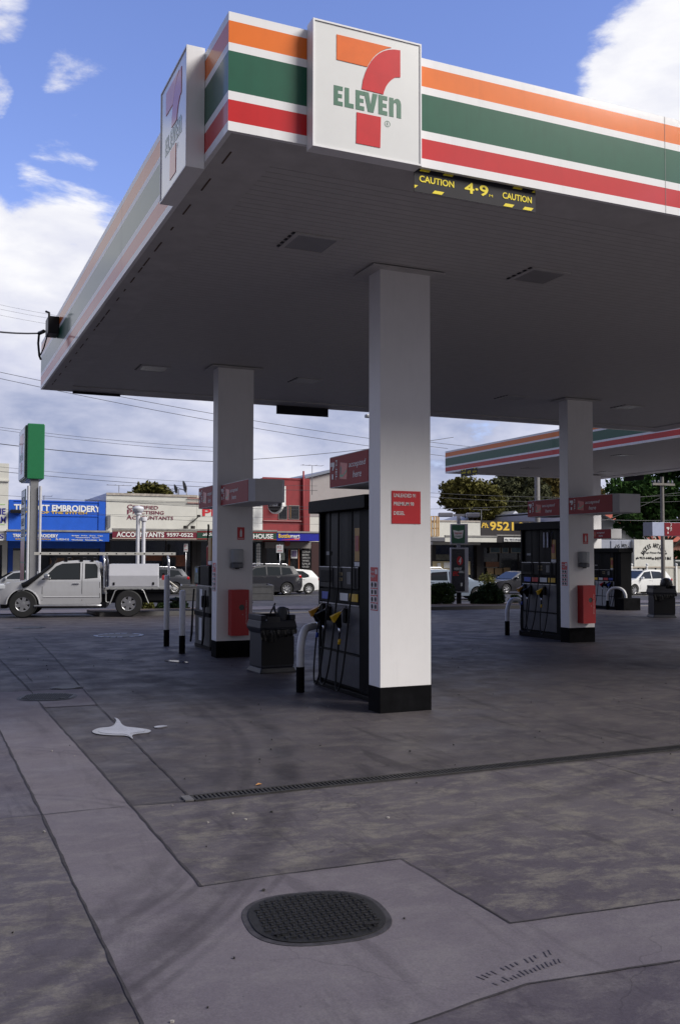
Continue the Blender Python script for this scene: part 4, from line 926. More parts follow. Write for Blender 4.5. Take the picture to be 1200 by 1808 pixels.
def make_car(t, S):
    L, W, H, belt = S['L'], S['W'], S['H'], S['belt']; r = S['r']; fx_, rx_ = S['wx']; sill = .2; col = S['col']
    def wf(x, z):
        e = max(0, (abs(x) - (L / 2 - .75)) / .75); w = W / 2 * (1 - .17 * e * e)
        if z > belt: w -= (z - belt) * S.get('tum', .24)
        if z < .5: w -= (.5 - z) * .16
        return w - .02 * abs(z - .72)
    top = S['top']; ar = r + .055
    poly = list(top) + [(L / 2 - .12, sill + .06)] + arch(rx_, r, ar, 12, sill) + arch(fx_, r, ar, 12, sill) + [(-L / 2 + .14, sill + .03)]
    xs = [-L / 2 + L * k / 22 for k in range(1, 22)]; zs = [.35, .5, .65, belt - .08, belt, belt + .12, belt + .25, H - .14, H - .06]
    slice_prism(poly, -1, 1, xs, zs, wf, 'body', col, t, bevel=.035)
    MB().box(-L / 2 + .2, L / 2 - .2, -W / 2 + .27, W / 2 - .27, .17, .62).obj('underbody', BLACK, t)
    # glass, two sides together are separate panes
    for pane in S['panes']:
        for s in (-1, 1):
            bm = bmesh.new(); vs = [bm.verts.new((x, 0, z)) for x, z in pane]; bm.faces.new(vs)
            for z in zs + [belt + .18, belt + .3]: bmesh.ops.bisect_plane(bm, geom=bm.verts[:] + bm.edges[:] + bm.faces[:], plane_co=(0, 0, z), plane_no=(0, 0, 1))
            rr_ = bmesh.ops.extrude_face_region(bm, geom=bm.faces[:]); fr = {v for v in rr_['geom'] if isinstance(v, bmesh.types.BMVert)}
            for v in bm.verts: v.co.y = s * (wf(v.co.x, v.co.z) + (.007 if v in fr else -.01))
            bmesh.ops.recalc_face_normals(bm, faces=bm.faces)
            me = bpy.data.meshes.new('side_window'); bm.to_mesh(me); bm.free(); me.materials.append(GLS)
            o = bpy.data.objects.new('side_window', me); COL.objects.link(o); o.parent = t
    for nm, (a, b) in (('windscreen', S['ws']), ('rear_window', S['rw'])):
        (xa, za), (xb, zb) = a, b; nx, nz_ = (za - zb), (xb - xa); q = math.hypot(nx, nz_); nx, nz_ = nx / q, nz_ / q
        if nz_ < 0: nx, nz_ = -nx, -nz_
        mb = MB(); vs = []
        for off in (-.012, .008):
            for (x, z), k in (((xa, za), .93), ((xb, zb), .90)):
                for s in (-1, 1): vs.append((x + nx * off, s * wf(x, z) * k, z + nz_ * off))
        mb.add(vs, [(0, 1, 3, 2), (4, 6, 7, 5), (0, 2, 6, 4), (1, 5, 7, 3), (0, 4, 5, 1), (2, 3, 7, 6)]).obj(nm, GLS, t)
    for s in (-1, 1):
        for x in (fx_, rx_): wheel(t, x, s * (W / 2 - .13), r, r, .2, s, S.get('spokes', 7), S.get('rim', RIM), S.get('spw', .09))
        hx, hz = S['head']; w0 = wf(hx, hz)
        MB().box(hx - .16, hx + .16, s * (w0 - .16), s * (w0 + .004), hz - .07, hz + .07).obj('headlight', mat('lamp_glass', (.6, .62, .66), .1, spec=.8), t, bevel=.03)
        hx, hz = S['tail']; w0 = wf(hx, hz)
        MB().box(hx - .15, hx + .12, s * (w0 - .14), s * (w0 + .008), hz - .08, hz + .08).obj('tail_light', mat('tail_red', (.45, .01, .015), .15), t, bevel=.03)
        mx_, mz = S['mirror']; w0 = wf(mx_, mz)
        MB().box(mx_ - .06, mx_ + .06, s * (w0 + .02), s * (w0 + .22), mz - .06, mz + .08).obj('side_mirror', S.get('mir', col), t, bevel=.03)
        for hx, hz in S['handles']:
            w0 = wf(hx, hz); MB().box(hx - .1, hx + .1, s * (w0 - .002), s * (w0 + .02), hz - .018, hz + .018).obj('door_handle', S.get('hnd', col), t, bevel=.008)
        for x in S['seams']:
            mb = MB()
            zz = [sill + .12, .5, belt - .02] if x > fx_ + .4 else [.6, belt - .05]
            for z0, z1 in zip(zz, zz[1:]):
                mb.add([(x, s * (wf(x, z0) + .002), z0), (x + .012, s * (wf(x, z0) + .002), z0), (x + .012, s * (wf(x, z1) + .002), z1), (x, s * (wf(x, z1) + .002), z1)], [(0, 1, 2, 3)])
            mb.obj('door_gap', BLACK, t, fix=False)
    MB().box(-L / 2 - .004, -L / 2 + .05, -.45, .45, .30, .44).obj('grille', BLACK, t, bevel=.02)
    MB().box(-L / 2 - .012, -L / 2 + .0, -.25, .25, .46, .56).obj('number_plate', STK, t)
    if S.get('rack'):
        for x in S['rack']: MB().bar((x, -W / 2 + .2, H + .08), (x, W / 2 - .2, H + .08), .05, .025).box(x - .04, x + .04, -W / 2 + .2, -W / 2 + .27, H - .04, H + .09).box(x - .04, x + .04, W / 2 - .27, W / 2 - .2, H - .04, H + .09).obj('roof_rack', BLACK, t)
    if S.get('rails'):
        for s in (-1, 1): MB().tube([(-.6, s * (W / 2 - .3), H), (-.5, s * (W / 2 - .3), H + .06), (1.4, s * (W / 2 - .3), H + .05), (1.5, s * (W / 2 - .3), H - .02)], .02).obj('roof_rail', STEEL, t)
    MB().box(L / 2 - .02, L / 2 + .012, -.25, .25, .62, .74).obj('number_plate', STK, t)
    return t
HATCH = dict(L=4.2, W=1.74, H=1.47, belt=.92, r=.31, wx=(-1.3, 1.3), top=[(-2.08, .30), (-2.1, .52), (-2.03, .70), (-1.75, .84), (-1.12, .96), (-.35, 1.40), (.1, 1.465), (.7, 1.46), (1.35, 1.40), (1.52, 1.36), (1.92, .96), (2.06, .82), (2.1, .5), (2.08, .34)],
             panes=[[(-.92, .96), (-.40, 1.33), (.12, 1.38), (.12, .95)], [(.20, .95), (.20, 1.385), (.95, 1.34), (1.30, 1.12), (1.30, 1.0), (1.05, .96)]],
             ws=((-1.08, .985), (-.38, 1.385)), rw=((1.55, 1.33), (1.86, 1.02)), head=(-1.86, .70), tail=(1.93, .86), mirror=(-.78, .98), handles=[(.0, .86), (.95, .88)], seams=[-.85, .16, .98])
WAGON = dict(L=4.7, W=1.82, H=1.52, belt=.95, r=.34, wx=(-1.38, 1.4), top=[(-2.33, .30), (-2.35, .55), (-2.25, .74), (-1.9, .88), (-1.12, 1.0), (-.3, 1.46), (.2, 1.52), (1.5, 1.48), (1.85, 1.44), (2.2, 1.0), (2.34, .88), (2.35, .45), (2.3, .32)],
             panes=[[(-.92, 1.0), (-.38, 1.38), (.2, 1.43), (.2, .98)], [(.28, .98), (.28, 1.43), (1.05, 1.41), (1.05, .99)], [(1.12, .99), (1.12, 1.40), (1.62, 1.36), (1.86, 1.06)]],
             ws=((-1.1, 1.02), (-.33, 1.44)), rw=((1.9, 1.38), (2.14, 1.06)), head=(-2.1, .76), tail=(2.16, .92), mirror=(-.8, 1.02), handles=[(.05, .9), (.95, .9)], seams=[-.85, .24, 1.1], rails=True, spokes=10, rim=RIMW, spw=.05)
SUV = dict(L=4.75, W=1.9, H=1.70, belt=1.08, r=.36, wx=(-1.4, 1.38), top=[(-2.35, .36), (-2.37, .7), (-2.25, .92), (-1.9, 1.04), (-1.2, 1.13), (-.45, 1.62), (.1, 1.70), (1.5, 1.66), (1.85, 1.60), (2.15, 1.15), (2.36, .98), (2.37, .5), (2.3, .36)],
           panes=[[(-1.0, 1.12), (-.5, 1.52), (.15, 1.6), (.15, 1.11)], [(.23, 1.11), (.23, 1.6), (1.0, 1.58), (1.0, 1.12)], [(1.08, 1.12), (1.08, 1.57), (1.6, 1.52), (1.75, 1.2)]],
           ws=((-1.15, 1.16), (-.5, 1.6)), rw=((1.9, 1.54), (2.1, 1.2)), head=(-2.1, .92), tail=(2.17, 1.05), mirror=(-.85, 1.16), handles=[(.0, 1.02), (.85, 1.02)], seams=[-.9, .19, 1.04], rack=(.1, 1.1), rails=True)
SEDAN = dict(L=4.6, W=1.76, H=1.36, belt=.88, r=.31, wx=(-1.4, 1.3), top=[(-2.28, .30), (-2.3, .5), (-2.24, .68), (-1.9, .78), (-1.0, .88), (-.3, 1.30), (.15, 1.36), (.9, 1.33), (1.25, 1.25), (1.75, .94), (2.2, .9), (2.3, .72), (2.28, .34)],
             panes=[[(-.82, .91), (-.32, 1.23), (.15, 1.28), (.15, .91)], [(.23, .91), (.23, 1.28), (.85, 1.24), (1.15, .93)]],
             ws=((-.97, .905), (-.33, 1.285)), rw=((1.28, 1.22), (1.72, .955)), head=(-2.12, .62), tail=(2.12, .76), mirror=(-.72, .95), handles=[(.02, .82), (.85, .82)], seams=[-.8, .19, 1.0], spokes=6)
def car(name, label, S, p, rz, color, **kw):
    S = dict(S); S.update(kw); S['col'] = color
    t = thing(name, label, 'car', (p[0], p[1], zg(p[0], p[1]) + .0), rz, 'cars on the road behind'); make_car(t, S); return t
def at_wheel(p, lx, rz):     # centre of a vehicle whose wheel at local x = lx stands at p
    return (p[0] - lx * math.cos(rz), p[1] - lx * math.sin(rz))
CWHITE = paint('car_white', (.80, .80, .80)); CSILV = paint('car_silver', (.42, .43, .46), .3); CDARK = paint('car_charcoal', (.055, .058, .07), .3); CBLK = paint('car_dark_grey', (.018, .018, .024), .1); CBLUE = paint('car_pale_blue', (.35, .42, .52), .3)
hw = Vector((.0, .87))
p = G(546, 1049); car('white_hatchback', 'white hatchback with red tail light, rear wheel showing behind the dark four-wheel drive', HATCH, at_wheel((p.x, p.y + .9), 1.3, 0), 0, CWHITE, rim=RIMW, spokes=8, spw=.07)
p = G(496, 1050); car('dark_suv', 'dark grey four-wheel drive with roof rack in front of the white hatchback', SUV, at_wheel((p.x, p.y + .0), 1.38, R(1)), R(1), CBLK)
p = G(309, 1049); car('dark_wagon', 'dark station wagon with silver multi-spoke wheel behind the ute tray', WAGON, at_wheel((p.x, p.y + .9), 1.4, 0), 0, CDARK)
p = G(1116, 1051); car('white_hatchback', 'white hatchback with roof bars and its headlight showing, at the far right', HATCH, at_wheel((p.x, p.y + .8), -1.3, R(8)), R(8), CWHITE, rack=(-.3, .75))
p = G(892, 1048.5); car('dark_sedan', 'dark grey sedan seen past the bushes beside the right pump', SEDAN, at_wheel((p.x, p.y + .8), -1.4, R(2)), R(2), CBLK)
p = G(812, 1060); car('pale_blue_car', 'pale blue car half hidden behind the price board and bushes', HATCH, (p.x + .2, p.y + 1.6), R(180 - 14), CBLUE)
p = G(778, 1052); car('silver_wagon', 'silver wagon behind the hedge beside the nearest column', WAGON, (p.x - 1.2, p.y + 1), 0, CSILV)
p = G(-8, 1052); car('silver_sedan', 'silver sedan mostly hidden behind the ute bonnet and the pylon sign', SEDAN, (p.x + 1.2, p.y + .5), 0, CSILV)

# ---------------------------------------------------------------- the silver ute
rzU = R(-13.5); gF = G(42, 1089.5); gR = G(228, 1089.5)
cU = (gF + gR) / 2
nU = Vector((math.sin(-rzU), math.cos(rzU), 0))
t = ute = thing('work_ute', 'silver work ute with white tool boxes and ladders, parked at the left', 'ute', (cU.x + nU.x * .8, cU.y + nU.y * .8, (gF.z + gR.z) / 2), rzU)
UC = paint('ute_silver', (.64, .64, .66), .35); UW = 1.80
def wU(x, z):
    w = UW / 2
    if x < -1.75: e = (-1.75 - x) / .75; w *= 1 - .18 * e * e
    if z > 1.16: w -= (z - 1.16) * .34
    if z < .6: w -= (.6 - z) * .14
    return w - .02 * abs(z - .8)
top = [(-2.42, .45), (-2.46, .62), (-2.44, .88), (-2.34, 1.0), (-1.95, 1.10), (-1.36, 1.17), (-.66, 1.68), (-.45, 1.755), (.0, 1.78), (.5, 1.765), (.66, 1.70), (.74, 1.2), (.76, .48)]
poly = top + [(.72, .40)] + [(-1.0, .40)] + arch(-1.6, .40, .49, 14, .40)[0:] + [(-2.35, .42)]
slice_prism(poly, -1, 1, [-2.3 + .2 * k for k in range(16)], [.55, .7, .85, 1.0, 1.1, 1.16, 1.28, 1.42, 1.56, 1.68], wU, 'cab_body', UC, t, bevel=.035)
MB().box(-2.2, 2.7, -.5, .5, .42, .72).box(-1.05, .9, -.80, .80, .28, .45).box(2.1, 2.8, -.75, .75, .50, .74).box(-2.3, -2.12, -.7, .7, .28, .5).obj('chassis', BLACK, t)
for s in (-1, 1):
    for pane in ([(-1.02, 1.2), (-.62, 1.585), (-.45, 1.66), (.07, 1.68), (.08, 1.2)], [(.26, 1.22), (.25, 1.66), (.56, 1.65), (.62, 1.56), (.63, 1.25)]):
        for k, off, mm, nm in ((1.0, .006, GLS, 'side_window'), (1.06, .003, BLACK, 'window_seal')):
            cx = sum(q[0] for q in pane) / len(pane); cz = sum(q[1] for q in pane) / len(pane)
            pn = [(cx + (x - cx) * k, cz + (z - cz) * (k + (.03 if k > 1 else 0))) for x, z in pane]
            vs = [(x, s * (wU(x, z) - .01), z) for x, z in pn] + [(x, s * (wU(x, z) + off), z) for x, z in pn]; n = len(pn)
            MB().add(vs, [tuple(range(n)), tuple(range(n, 2 * n))[::-1]] + [(i, (i + 1) % n, n + (i + 1) % n, n + i) for i in range(n)]).obj(nm, mm, t)
    for x0, zz in ((-1.04, (.52, .8, 1.18)), (.16, (.52, .8, 1.16, 1.7)), (.70, (.6, 1.1))):
        mb = MB()
        for z0, z1 in zip(zz, zz[1:]): mb.add([(x0, s * (wU(x0, z0) + .003), z0), (x0 + .014, s * (wU(x0, z0) + .003), z0), (x0 + .014, s * (wU(x0, z1) + .003), z1), (x0, s * (wU(x0, z1) + .003), z1)], [(0, 1, 2, 3)])
        mb.obj('door_gap', BLACK, t, fix=False)
    mb = MB()      # crease along the doors
    mb.add([(-1.0, s * (wU(-1, .62) + .001), .62), (.7, s * (wU(.7, .62) + .001), .62), (.7, s * (wU(.7, .64) + .012), .64), (-1.0, s * (wU(-1, .64) + .012), .64), (.7, s * (wU(.7, .66) + .001), .66), (-1.0, s * (wU(-1, .66) + .001), .66)], [(0, 1, 2, 3), (3, 2, 4, 5)]).obj('door_crease', UC, t)
    MB().box(-.12, .08, s * (wU(0, 1.04) + .0), s * (wU(0, 1.04) + .03), 1.03, 1.065).obj('door_handle', CHROME, t, bevel=.01)
    MB().box(-.97, -.80, s * .93, s * 1.12, 1.19, 1.36).obj('side_mirror', CHROME, t, bevel=.05)
    MB().tube([(-1.25, s * .93, .36), (-1.1, s * .99, .37), (.6, s * .99, .37), (.75, s * .93, .36)], .035).obj('side_step', STEEL, t)
    MB().box(-2.36, -2.05, s * .62, s * (wU(-2.2, .92) + .012), .86, 1.05).obj('headlight', mat('lamp_glass', 0), t, bevel=.05)
    wheel(t, -1.6, s * (UW / 2 - .10), .42, .42, .28, s, 6, RIM, .12, .54); wheel(t, 1.6, s * (UW / 2 - .08), .42, .42, .28, s, 6, RIM, .12, .54)
    MB().prism(arch(-1.6, .40, .51, 14, .42) + arch(-1.6, .40, .475, 14, .42)[::-1], 1, s * (wU(-1.6, .6) - .04), s * (wU(-1.6, .6) + .025)).obj('wheel_arch_flare', UC, t, bevel=.008)
MB().add([(-1.30, -.72, 1.215), (-1.30, .72, 1.215), (-.64, .62, 1.70), (-.64, -.62, 1.70), (-1.28, -.72, 1.19), (-1.28, .72, 1.19), (-.62, .62, 1.675), (-.62, -.62, 1.675)], [(0, 1, 2, 3), (7, 6, 5, 4), (0, 4, 5, 1), (1, 5, 6, 2), (2, 6, 7, 3), (3, 7, 4, 0)]).obj('windscreen', GLS, t)
MB().box(-2.56, -2.35, -.86, .86, .42, .74).obj('front_bumper', UC, t, bevel=.06)
MB().tube([(-2.5, -.7, .5), (-2.62, -.6, .8), (-2.62, .6, .8), (-2.5, .7, .5)], .03).obj('bull_bar', CHROME, t)
MB().tube([(-1.62, -.93, 1.0), (-1.50, -.945, 1.04), (-1.34, -.94, 1.16), (-1.05, -.90, 1.38), (-.76, -.83, 1.62), (-.70, -.81, 1.70)], [.085, .09, .075, .05, .048, .045], 10).tube([(-.72, -.80, 1.68), (-.70, -.79, 1.80)], [.05, .06], 10).box(-.80, -.62, -.84, -.73, 1.78, 1.86).obj('snorkel', BLACK, t)
for x in (-.35, .12, .45):
    MB().bar((x, -.62, 1.86), (x, .62, 1.86), .05, .03).box(x - .05, x + .05, -.70, -.62, 1.74, 1.87).box(x - .05, x + .05, .62, .70, 1.74, 1.87).obj('roof_rack', BLACK, t)
ALU = mat('tray_aluminium', (.48, .48, .48), .35, .5, var=.08); BOXW = mat('tool_box_white', (.47, .47, .51), .4, var=.03)
MB().box(.88, 2.92, -.94, .94, .86, .935).obj('tray_deck', ALU, t, bevel=.008)
MB().box(.90, 2.9, -.8, .8, .76, .858).obj('tray_frame', BLACK, t)
mb = MB()
for k in range(9): mb.box(1.0 + k * .22, 1.04 + k * .22, -.952, -.9405, .875, .895)
mb.obj('rope_rail', STEEL, t)
for s in (-1, 1):
    tb = MB().prism([(s * .93, .937), (s * .93, 1.30), (s * .74, 1.66), (s * .32, 1.66), (s * .32, .937)], 0, .98, 2.52).obj('tool_box', BOXW, t, bevel=.012)
    MB().box(1.0, 2.5, s * .931, s * .936, .955, 1.29).obj('box_lid', BOXW, tb, bevel=.002)
    for x in (1.14, 2.36): MB().box(x - .03, x + .03, s * .937, s * .952, 1.0, 1.09).obj('latch', BLACK, tb, bevel=.006)
    MB().prism([(2.54, .937), (2.88, .937), (2.88, 1.16), (2.54, 1.16)], 1, s * .80, s * .90).obj('tray_side', ALU, t)
    # mudguard trim bars around the rear wheel
    MB().tube([(1.02, s * .93, .40), (1.18, s * .93, .82), (1.24, s * .93, .86)], .018).tube([(2.22, s * .93, .42), (2.06, s * .93, .82), (2.0, s * .93, .86)], .018).obj('mudguard_bar', ALU, t)
    MB().tube([(.90, s * .90, .86), (.90, s * .90, .50), (.94, s * .90, .46), (1.02, s * .90, .46)], .018).obj('mudguard_bar', ALU, t)
for x, h in ((.84, 1.93), (2.84, 1.90)):
    MB().tube([(x, -.86, .90), (x, -.86, h - .16), (x - .02, -.80, h - .04), (x - .03, -.68, h), (x - .03, .68, h), (x - .02, .80, h - .04), (x, .86, h - .16), (x, .86, .90)], .035, 10).obj('ladder_hoop', CHROME, t)
MB().box(.78, .80, -.8, .8, .9, 1.6).obj('headboard', BLACK, t)
MB().box(1.0, 1.4, .93, .95, .5, .8).box(1.25, 1.9, -.75, .75, .60, .74).obj('rear_underbody', BLACK, t)
fe = thing('fire_extinguisher', 'red fire extinguisher mounted at the rear of the ute tray', 'extinguisher', tuple(t.matrix_basis @ Vector((2.68, -.74, .94))), rzU)
MB().lathe([(.055, 0), (.06, .03), (.06, .30), (.04, .36), (.015, .38)], (0, 0, 0)).obj('cylinder_body', RED, fe); MB().lathe([(.061, .12), (.061, .18)], (0, 0, 0)).obj('label_band', STK, fe); MB().box(-.05, .03, -.02, .02, .38, .43).obj('valve', BLACK, fe)
def ladder(x0, x1, y, z, w, label):
    M = ute.matrix_basis
    tt = thing('ladder', label, 'ladder', tuple(M @ Vector(((x0 + x1) / 2, y, z))), rzU, 'ladders on the ute racks')
    h = (x1 - x0) / 2; AL = mat('ladder_alloy', (.62, .60, .55), .4, .2, var=.08)
    for s in (-1, 1): MB().box(-h, h, s * w / 2 - .02, s * w / 2 + .02, 0, .09).obj('ladder_rail', AL, tt, bevel=.006)
    mb = MB(); k = -h + .2
    while k < h: mb.box(k - .015, k + .015, -w / 2 + .02, w / 2 - .02, .03, .06).box(k - .02, k + .02, -w / 2 - .024, -w / 2 - .0205, .03, .065, 1); k += .29
    mb.obj('ladder_rungs', [AL, BLACK], tt)
    return tt
ladder(-1.32, 3.05, -.48, 1.945, .40, 'long extension ladder on the camera side of the ute racks'); l2 = ladder(-1.30, 2.4, .10, 1.945, .38, 'second ladder lying beside it on the ute racks')

# box trailer behind the left column
gT = G(447, 1084); t = thing('box_trailer', 'grey box trailer with black mudguard behind the left column', 'trailer', (gT.x - .35, gT.y + .6, gT.z), rzU)
TG = mat('trailer_grey', (.13, .13, .135), .45, .3, var=.15)
def panel(a0, a1, y, nm): MB().box(a0, a1, y - .02, y + .02, .50, .95).box(a0, a1, y - .035, y + .035, .93, .97).box(a0, a1, y - .032, y + .032, .48, .52).box(a0, a1, y - .03, y + .03, .70, .73).obj(nm, TG, t)
panel(-1.9, 1.1, -.85, 'side_panel'); panel(-1.9, 1.1, .85, 'side_panel')
MB().box(1.08, 1.13, -.87, .87, .45, .97).obj('tailgate', TG, t); MB().box(-1.9, 1.1, -.8, .8, .46, .50).obj('trailer_floor', TG, t)
MB().box(-1.93, -1.88, -.87, .87, .45, .97).obj('headboard', TG, t)
MB().tube([(-1.9, -.6, .48), (-2.9, 0, .46)], .035).tube([(-1.9, .6, .48), (-2.9, 0, .46)], .035).obj('drawbar', BLACK, t)
for s in (-1, 1):
    wheel(t, .0, s * .99, .32, .32, .18, s, 8, RIMW, .06)
    MB().prism(arch(0, .32, .43, 12, .40) + arch(0, .32, .39, 12, .40)[::-1], 1, s * .89, s * 1.12).obj('mudguard', BLACK, t)
mw = thing('mower', 'dark mowing gear with red canister loaded in the trailer', 'mower', tuple(t.matrix_basis @ Vector((-1.55, -.2, .5))), rzU)
MB().box(-.3, .3, -.25, .25, .0, .22).obj('mower_deck', BLACK, mw, bevel=.04); MB().lathe([(.14, .22), (.16, .4), (.08, .46)], (0, 0, 0)).obj('engine', DGREY, mw)
MB().tube([(-.25, -.15, .2), (-.9, -.15, .72)], .018).tube([(-.25, .15, .2), (-.9, .15, .72)], .018).tube([(-.9, -.15, .72), (-.9, .15, .72)], .018).obj('mower_handle', mat('cream_tube', (.6, .56, .48), .4), mw)
MB().lathe([(.09, 0), (.09, .26), (.03, .3)], (.22, -.1, .22)).obj('fuel_canister', RED, mw)

# ---------------------------------------------------------------- pylon sign, board sign, vents, street signs
gp_ = G(50, 1079); X0 = D(47, 900, 34).x; Y0 = D(47, 900, 34).y; zb = zg(X0, Y0)
t = thing('pylon_sign', 'tall green-sided pylon sign with price boards standing behind the ute', 'sign', (X0, Y0, zb))
PG = mat('pylon_green', (.018, .17, .065), .3, coat=.4, var=.05); PGD = mat('pylon_green_dark', (.010, .09, .04), .3)
zT = D(62, 746, 34).z - zb; zB = D(62, 845, 34).z - zb; wP = .60
MB().box(0, wP, 0, 2.4, zB, zT).obj('sign_cabinet', PG, t, bevel=.03)
MB().box(-.06, -.001, .1, 2.3, zB + .03, zT - .06).obj('cabinet_edge', PGD, t, bevel=.01)
f = MB().box(-.09, -.061, .16, 2.3, zB + .08, zT - .12).obj('sign_face', SIGNW, t)
seven((-.0905, 2.28, zB + .09), (0, -1, 0), (0, 0, 1), 2.1, zT - zB - .24, f)
MB().box(.15, .42, .10, .6, 0, zB + .02).obj('post', mat('pylon_grey', (.20, .20, .21), .45), t)
for x in (.07, .48): MB().tube([(x, .02, 0), (x, .02, zB - .25)], .05, 12).obj('edge_tube', mat('tube_pale_grey', (.55, .55, .58), .35), t)
b = MB().box(-.02, .0, .15, 1.7, .9, zB - .35).obj('price_board', PGD, t)
for (z0, z1, c, nm) in ((2.6, zB - .4, (.45, .55, .62), 'price_panel'), (1.75, 2.5, (.30, .03, .03), 'promo_panel'), (.95, 1.7, (.34, .05, .03), 'promo_panel')):
    MB().box(-.026, -.0205, .2, 1.65, z0, z1).obj(nm, mat(nm + '_%d' % int(z0 * 10), c, .3, var=.3, vscale=3), b)
for k in range(4):
    letters('1%d' % (3 + k) + '5.9', (-.027, 1.5, 2.65 + k * (zB - 3.15) / 4), (0, -1, 0), (0, 0, 1), 1.1, (zB - 3.3) / 5, HBLK, b)
# two white vent pipes
for px, r_, cap, py1, lb in ((243, .07, True, 1008, 'taller white vent pipe with round cap behind the ute tool box'), (253, .07, False, 1008, 'shorter white vent pipe with flared top behind the ute tool box')):
    p = D(px, py1, 35); z0 = zg(p.x, p.y); zt = D(px, 893 if cap else 913, 35).z
    t = thing('vent_pipe', lb, 'pipe', (p.x, p.y, z0), 0, 'white vent pipes'); h = zt - z0
    VW = mat('vent_white', (.66, .66, .70), .4)
    if cap: MB().lathe([(r_, 0), (r_, h - .35)], (0, 0, 0)).obj('pipe', VW, t); MB().lathe([(r_, h - .34), (.13, h - .32), (.13, h - .25), (.15, h - .24), (.20, h - .18), (.215, h - .1), (.17, h - .03), (.05, h)], (0, 0, 0)).obj('vent_cap', VW, t)
    else: MB().lathe([(r_, 0), (r_, h - .16)], (0, 0, 0)).obj('pipe', VW, t); MB().lathe([(r_, h - .159), (.12, h - .14), (.13, h - .04), (.12, h)], (0, 0, 0)).obj('vent_cap', VW, t)
# parking signs on poles
def pole_sign(px, py0, py1, w, d, label, txt, base=1045):
    p = D(px, py0, d); z0 = zg(p.x, p.y); zt = p.z; zb_ = D(px, py1, d).z
    t = thing('parking_sign', label, 'sign', (p.x, p.y, z0), -_ya, 'parking signs on the far kerb')
    MB().tube([(0, 0, 0), (0, 0, zt - z0 + .05)], .035).obj('pole', STEEL, t)
    b = MB().box(-w / 2, w / 2, -.05, -.037, zb_ - z0, zt - z0).obj('plate', STK, t, bevel=.003)
    letters(txt, (-w * .32, -.0505, zb_ - z0 + (zt - zb_) * .55), (1, 0, 0), (0, 0, 1), w * .5, (zt - zb_) * .3, mat('sign_text_red', (.45, .03, .05), .4), b)
    MB().box(-w * .35, w * .35, -.053, -.0505, zb_ - z0 + (zt - zb_) * .2, zb_ - z0 + (zt - zb_) * .28).obj('arrow', mat('sign_text_red', 0), b)
pole_sign(328.5, 960, 974, .26, 62, 'narrow parking sign on a pole in front of the accountants', 'P'); pole_sign(494, 962, 976, .46, 62, 'wide parking sign on a pole in front of the bottle shop', 'P 2')
# board sign with lamp arm in the garden bed
t = thing('board_sign', 'grey framed roadside sign with green top panel, black promotion panel and lamp arms', 'sign', (0, 0, 0)); WT.append(t)
pb = G(810, 1069); t.location = (pb.x, pb.y, pb.z); dd = (Vector((pb.x, pb.y, 0)) @ Vector((0, 0, 1))) if False else None
dS = pb.x * fdir.x + pb.y * fdir.y
def SP(px, py, k=0): q = D(px, py, dS + k); return q
sp_ = mat('signpost_grey', (.42, .42, .47), .35)
u_ = Vector((rdir.x, rdir.y, 0)); n_ = Vector((-fdir.x, -fdir.y, 0)); z_ = Vector((0, 0, 1))
def fbox(mb, px0, py0, px1, py1, k0, k1, m=0):
    """upright box, facing the camera's side of the street, between depths k0..k1 behind the post line"""
    a = SP(px0, py1); b_ = SP(px1, py0); w = (b_ - a).dot(u_); h = b_.z - a.z
    P = lambda s_, q, k: a + u_ * (w * s_) + z_ * (h * q) - n_ * k
    mb.add([P(0, 0, k0), P(1, 0, k0), P(1, 0, k1), P(0, 0, k1), P(0, 1, k0), P(1, 1, k0), P(1, 1, k1), P(0, 1, k1)], [(0, 3, 2, 1), (4, 5, 6, 7), (0, 1, 5, 4), (1, 2, 6, 5), (2, 3, 7, 6), (3, 0, 4, 7)], m); return a, w, h
mb = MB(); fbox(mb, 807, 908, 813, 1046, .02, .12); mb.obj('post', sp_, t)
mb = MB(); fbox(mb, 806, 1046, 814, 1074, .0, .16); mb.obj('post_foot', BLACK, t)
mb = MB(); fbox(mb, 795, 925, 825, 961, -.12, .2); a = mb.obj('sign_frame', sp_, t, bevel=.02)
mb = MB(); o_, w, h = fbox(mb, 796.5, 927, 819.5, 959, -.128, -.121); g = mb.obj('sign_face', mat('board_green', (.02, .10, .05), .3, coat=.3), a)
ob = o_ - n_ * -.1285 if False else o_ + n_ * .1285
mb = MB(); flatpoly(mb, [(.1 * w, .72 * h), (.5 * w, .66 * h), (.9 * w, .72 * h), (.82 * w, .3 * h), (.5 * w, .24 * h), (.2 * w, .3 * h)], ob, u_, z_, .003); bt_ = mb.obj('logo_shape', STK, g)
letters('Krispy Kreme', ob + u_ * .22 * w + z_ * .46 * h + n_ * .004, u_, z_, .56 * w, .16 * h, mat('sign_text_red', 0), bt_); letters('DOUGHNUTS', ob + u_ * .24 * w + z_ * .34 * h + n_ * .004, u_, z_, .52 * w, .08 * h, LGRN, bt_)
mb = MB(); fbox(mb, 794.5, 967, 826, 1046, -.12, .2); a = mb.obj('sign_frame', sp_, t, bevel=.02)
mb = MB(); o_, w, h = fbox(mb, 796.5, 969.5, 819.5, 1043.5, -.128, -.121); g = mb.obj('sign_face', mat('board_black', (.015, .015, .022), .25, coat=.3, var=.5, vscale=2), a)
ob = o_ + n_ * .1285
mb = MB(); flatpoly(mb, [(.62 * w + .24 * w * math.cos(k * .4), .72 * h + .11 * h * math.sin(k * .4)) for k in range(16)], ob, u_, z_, .002); mb.obj('red_oval', RED, g)
letters('4', ob + u_ * .52 * w + z_ * .64 * h + n_ * .003, u_, z_, .22 * w, .17 * h, STK, g, bold=.04, shear=.2)
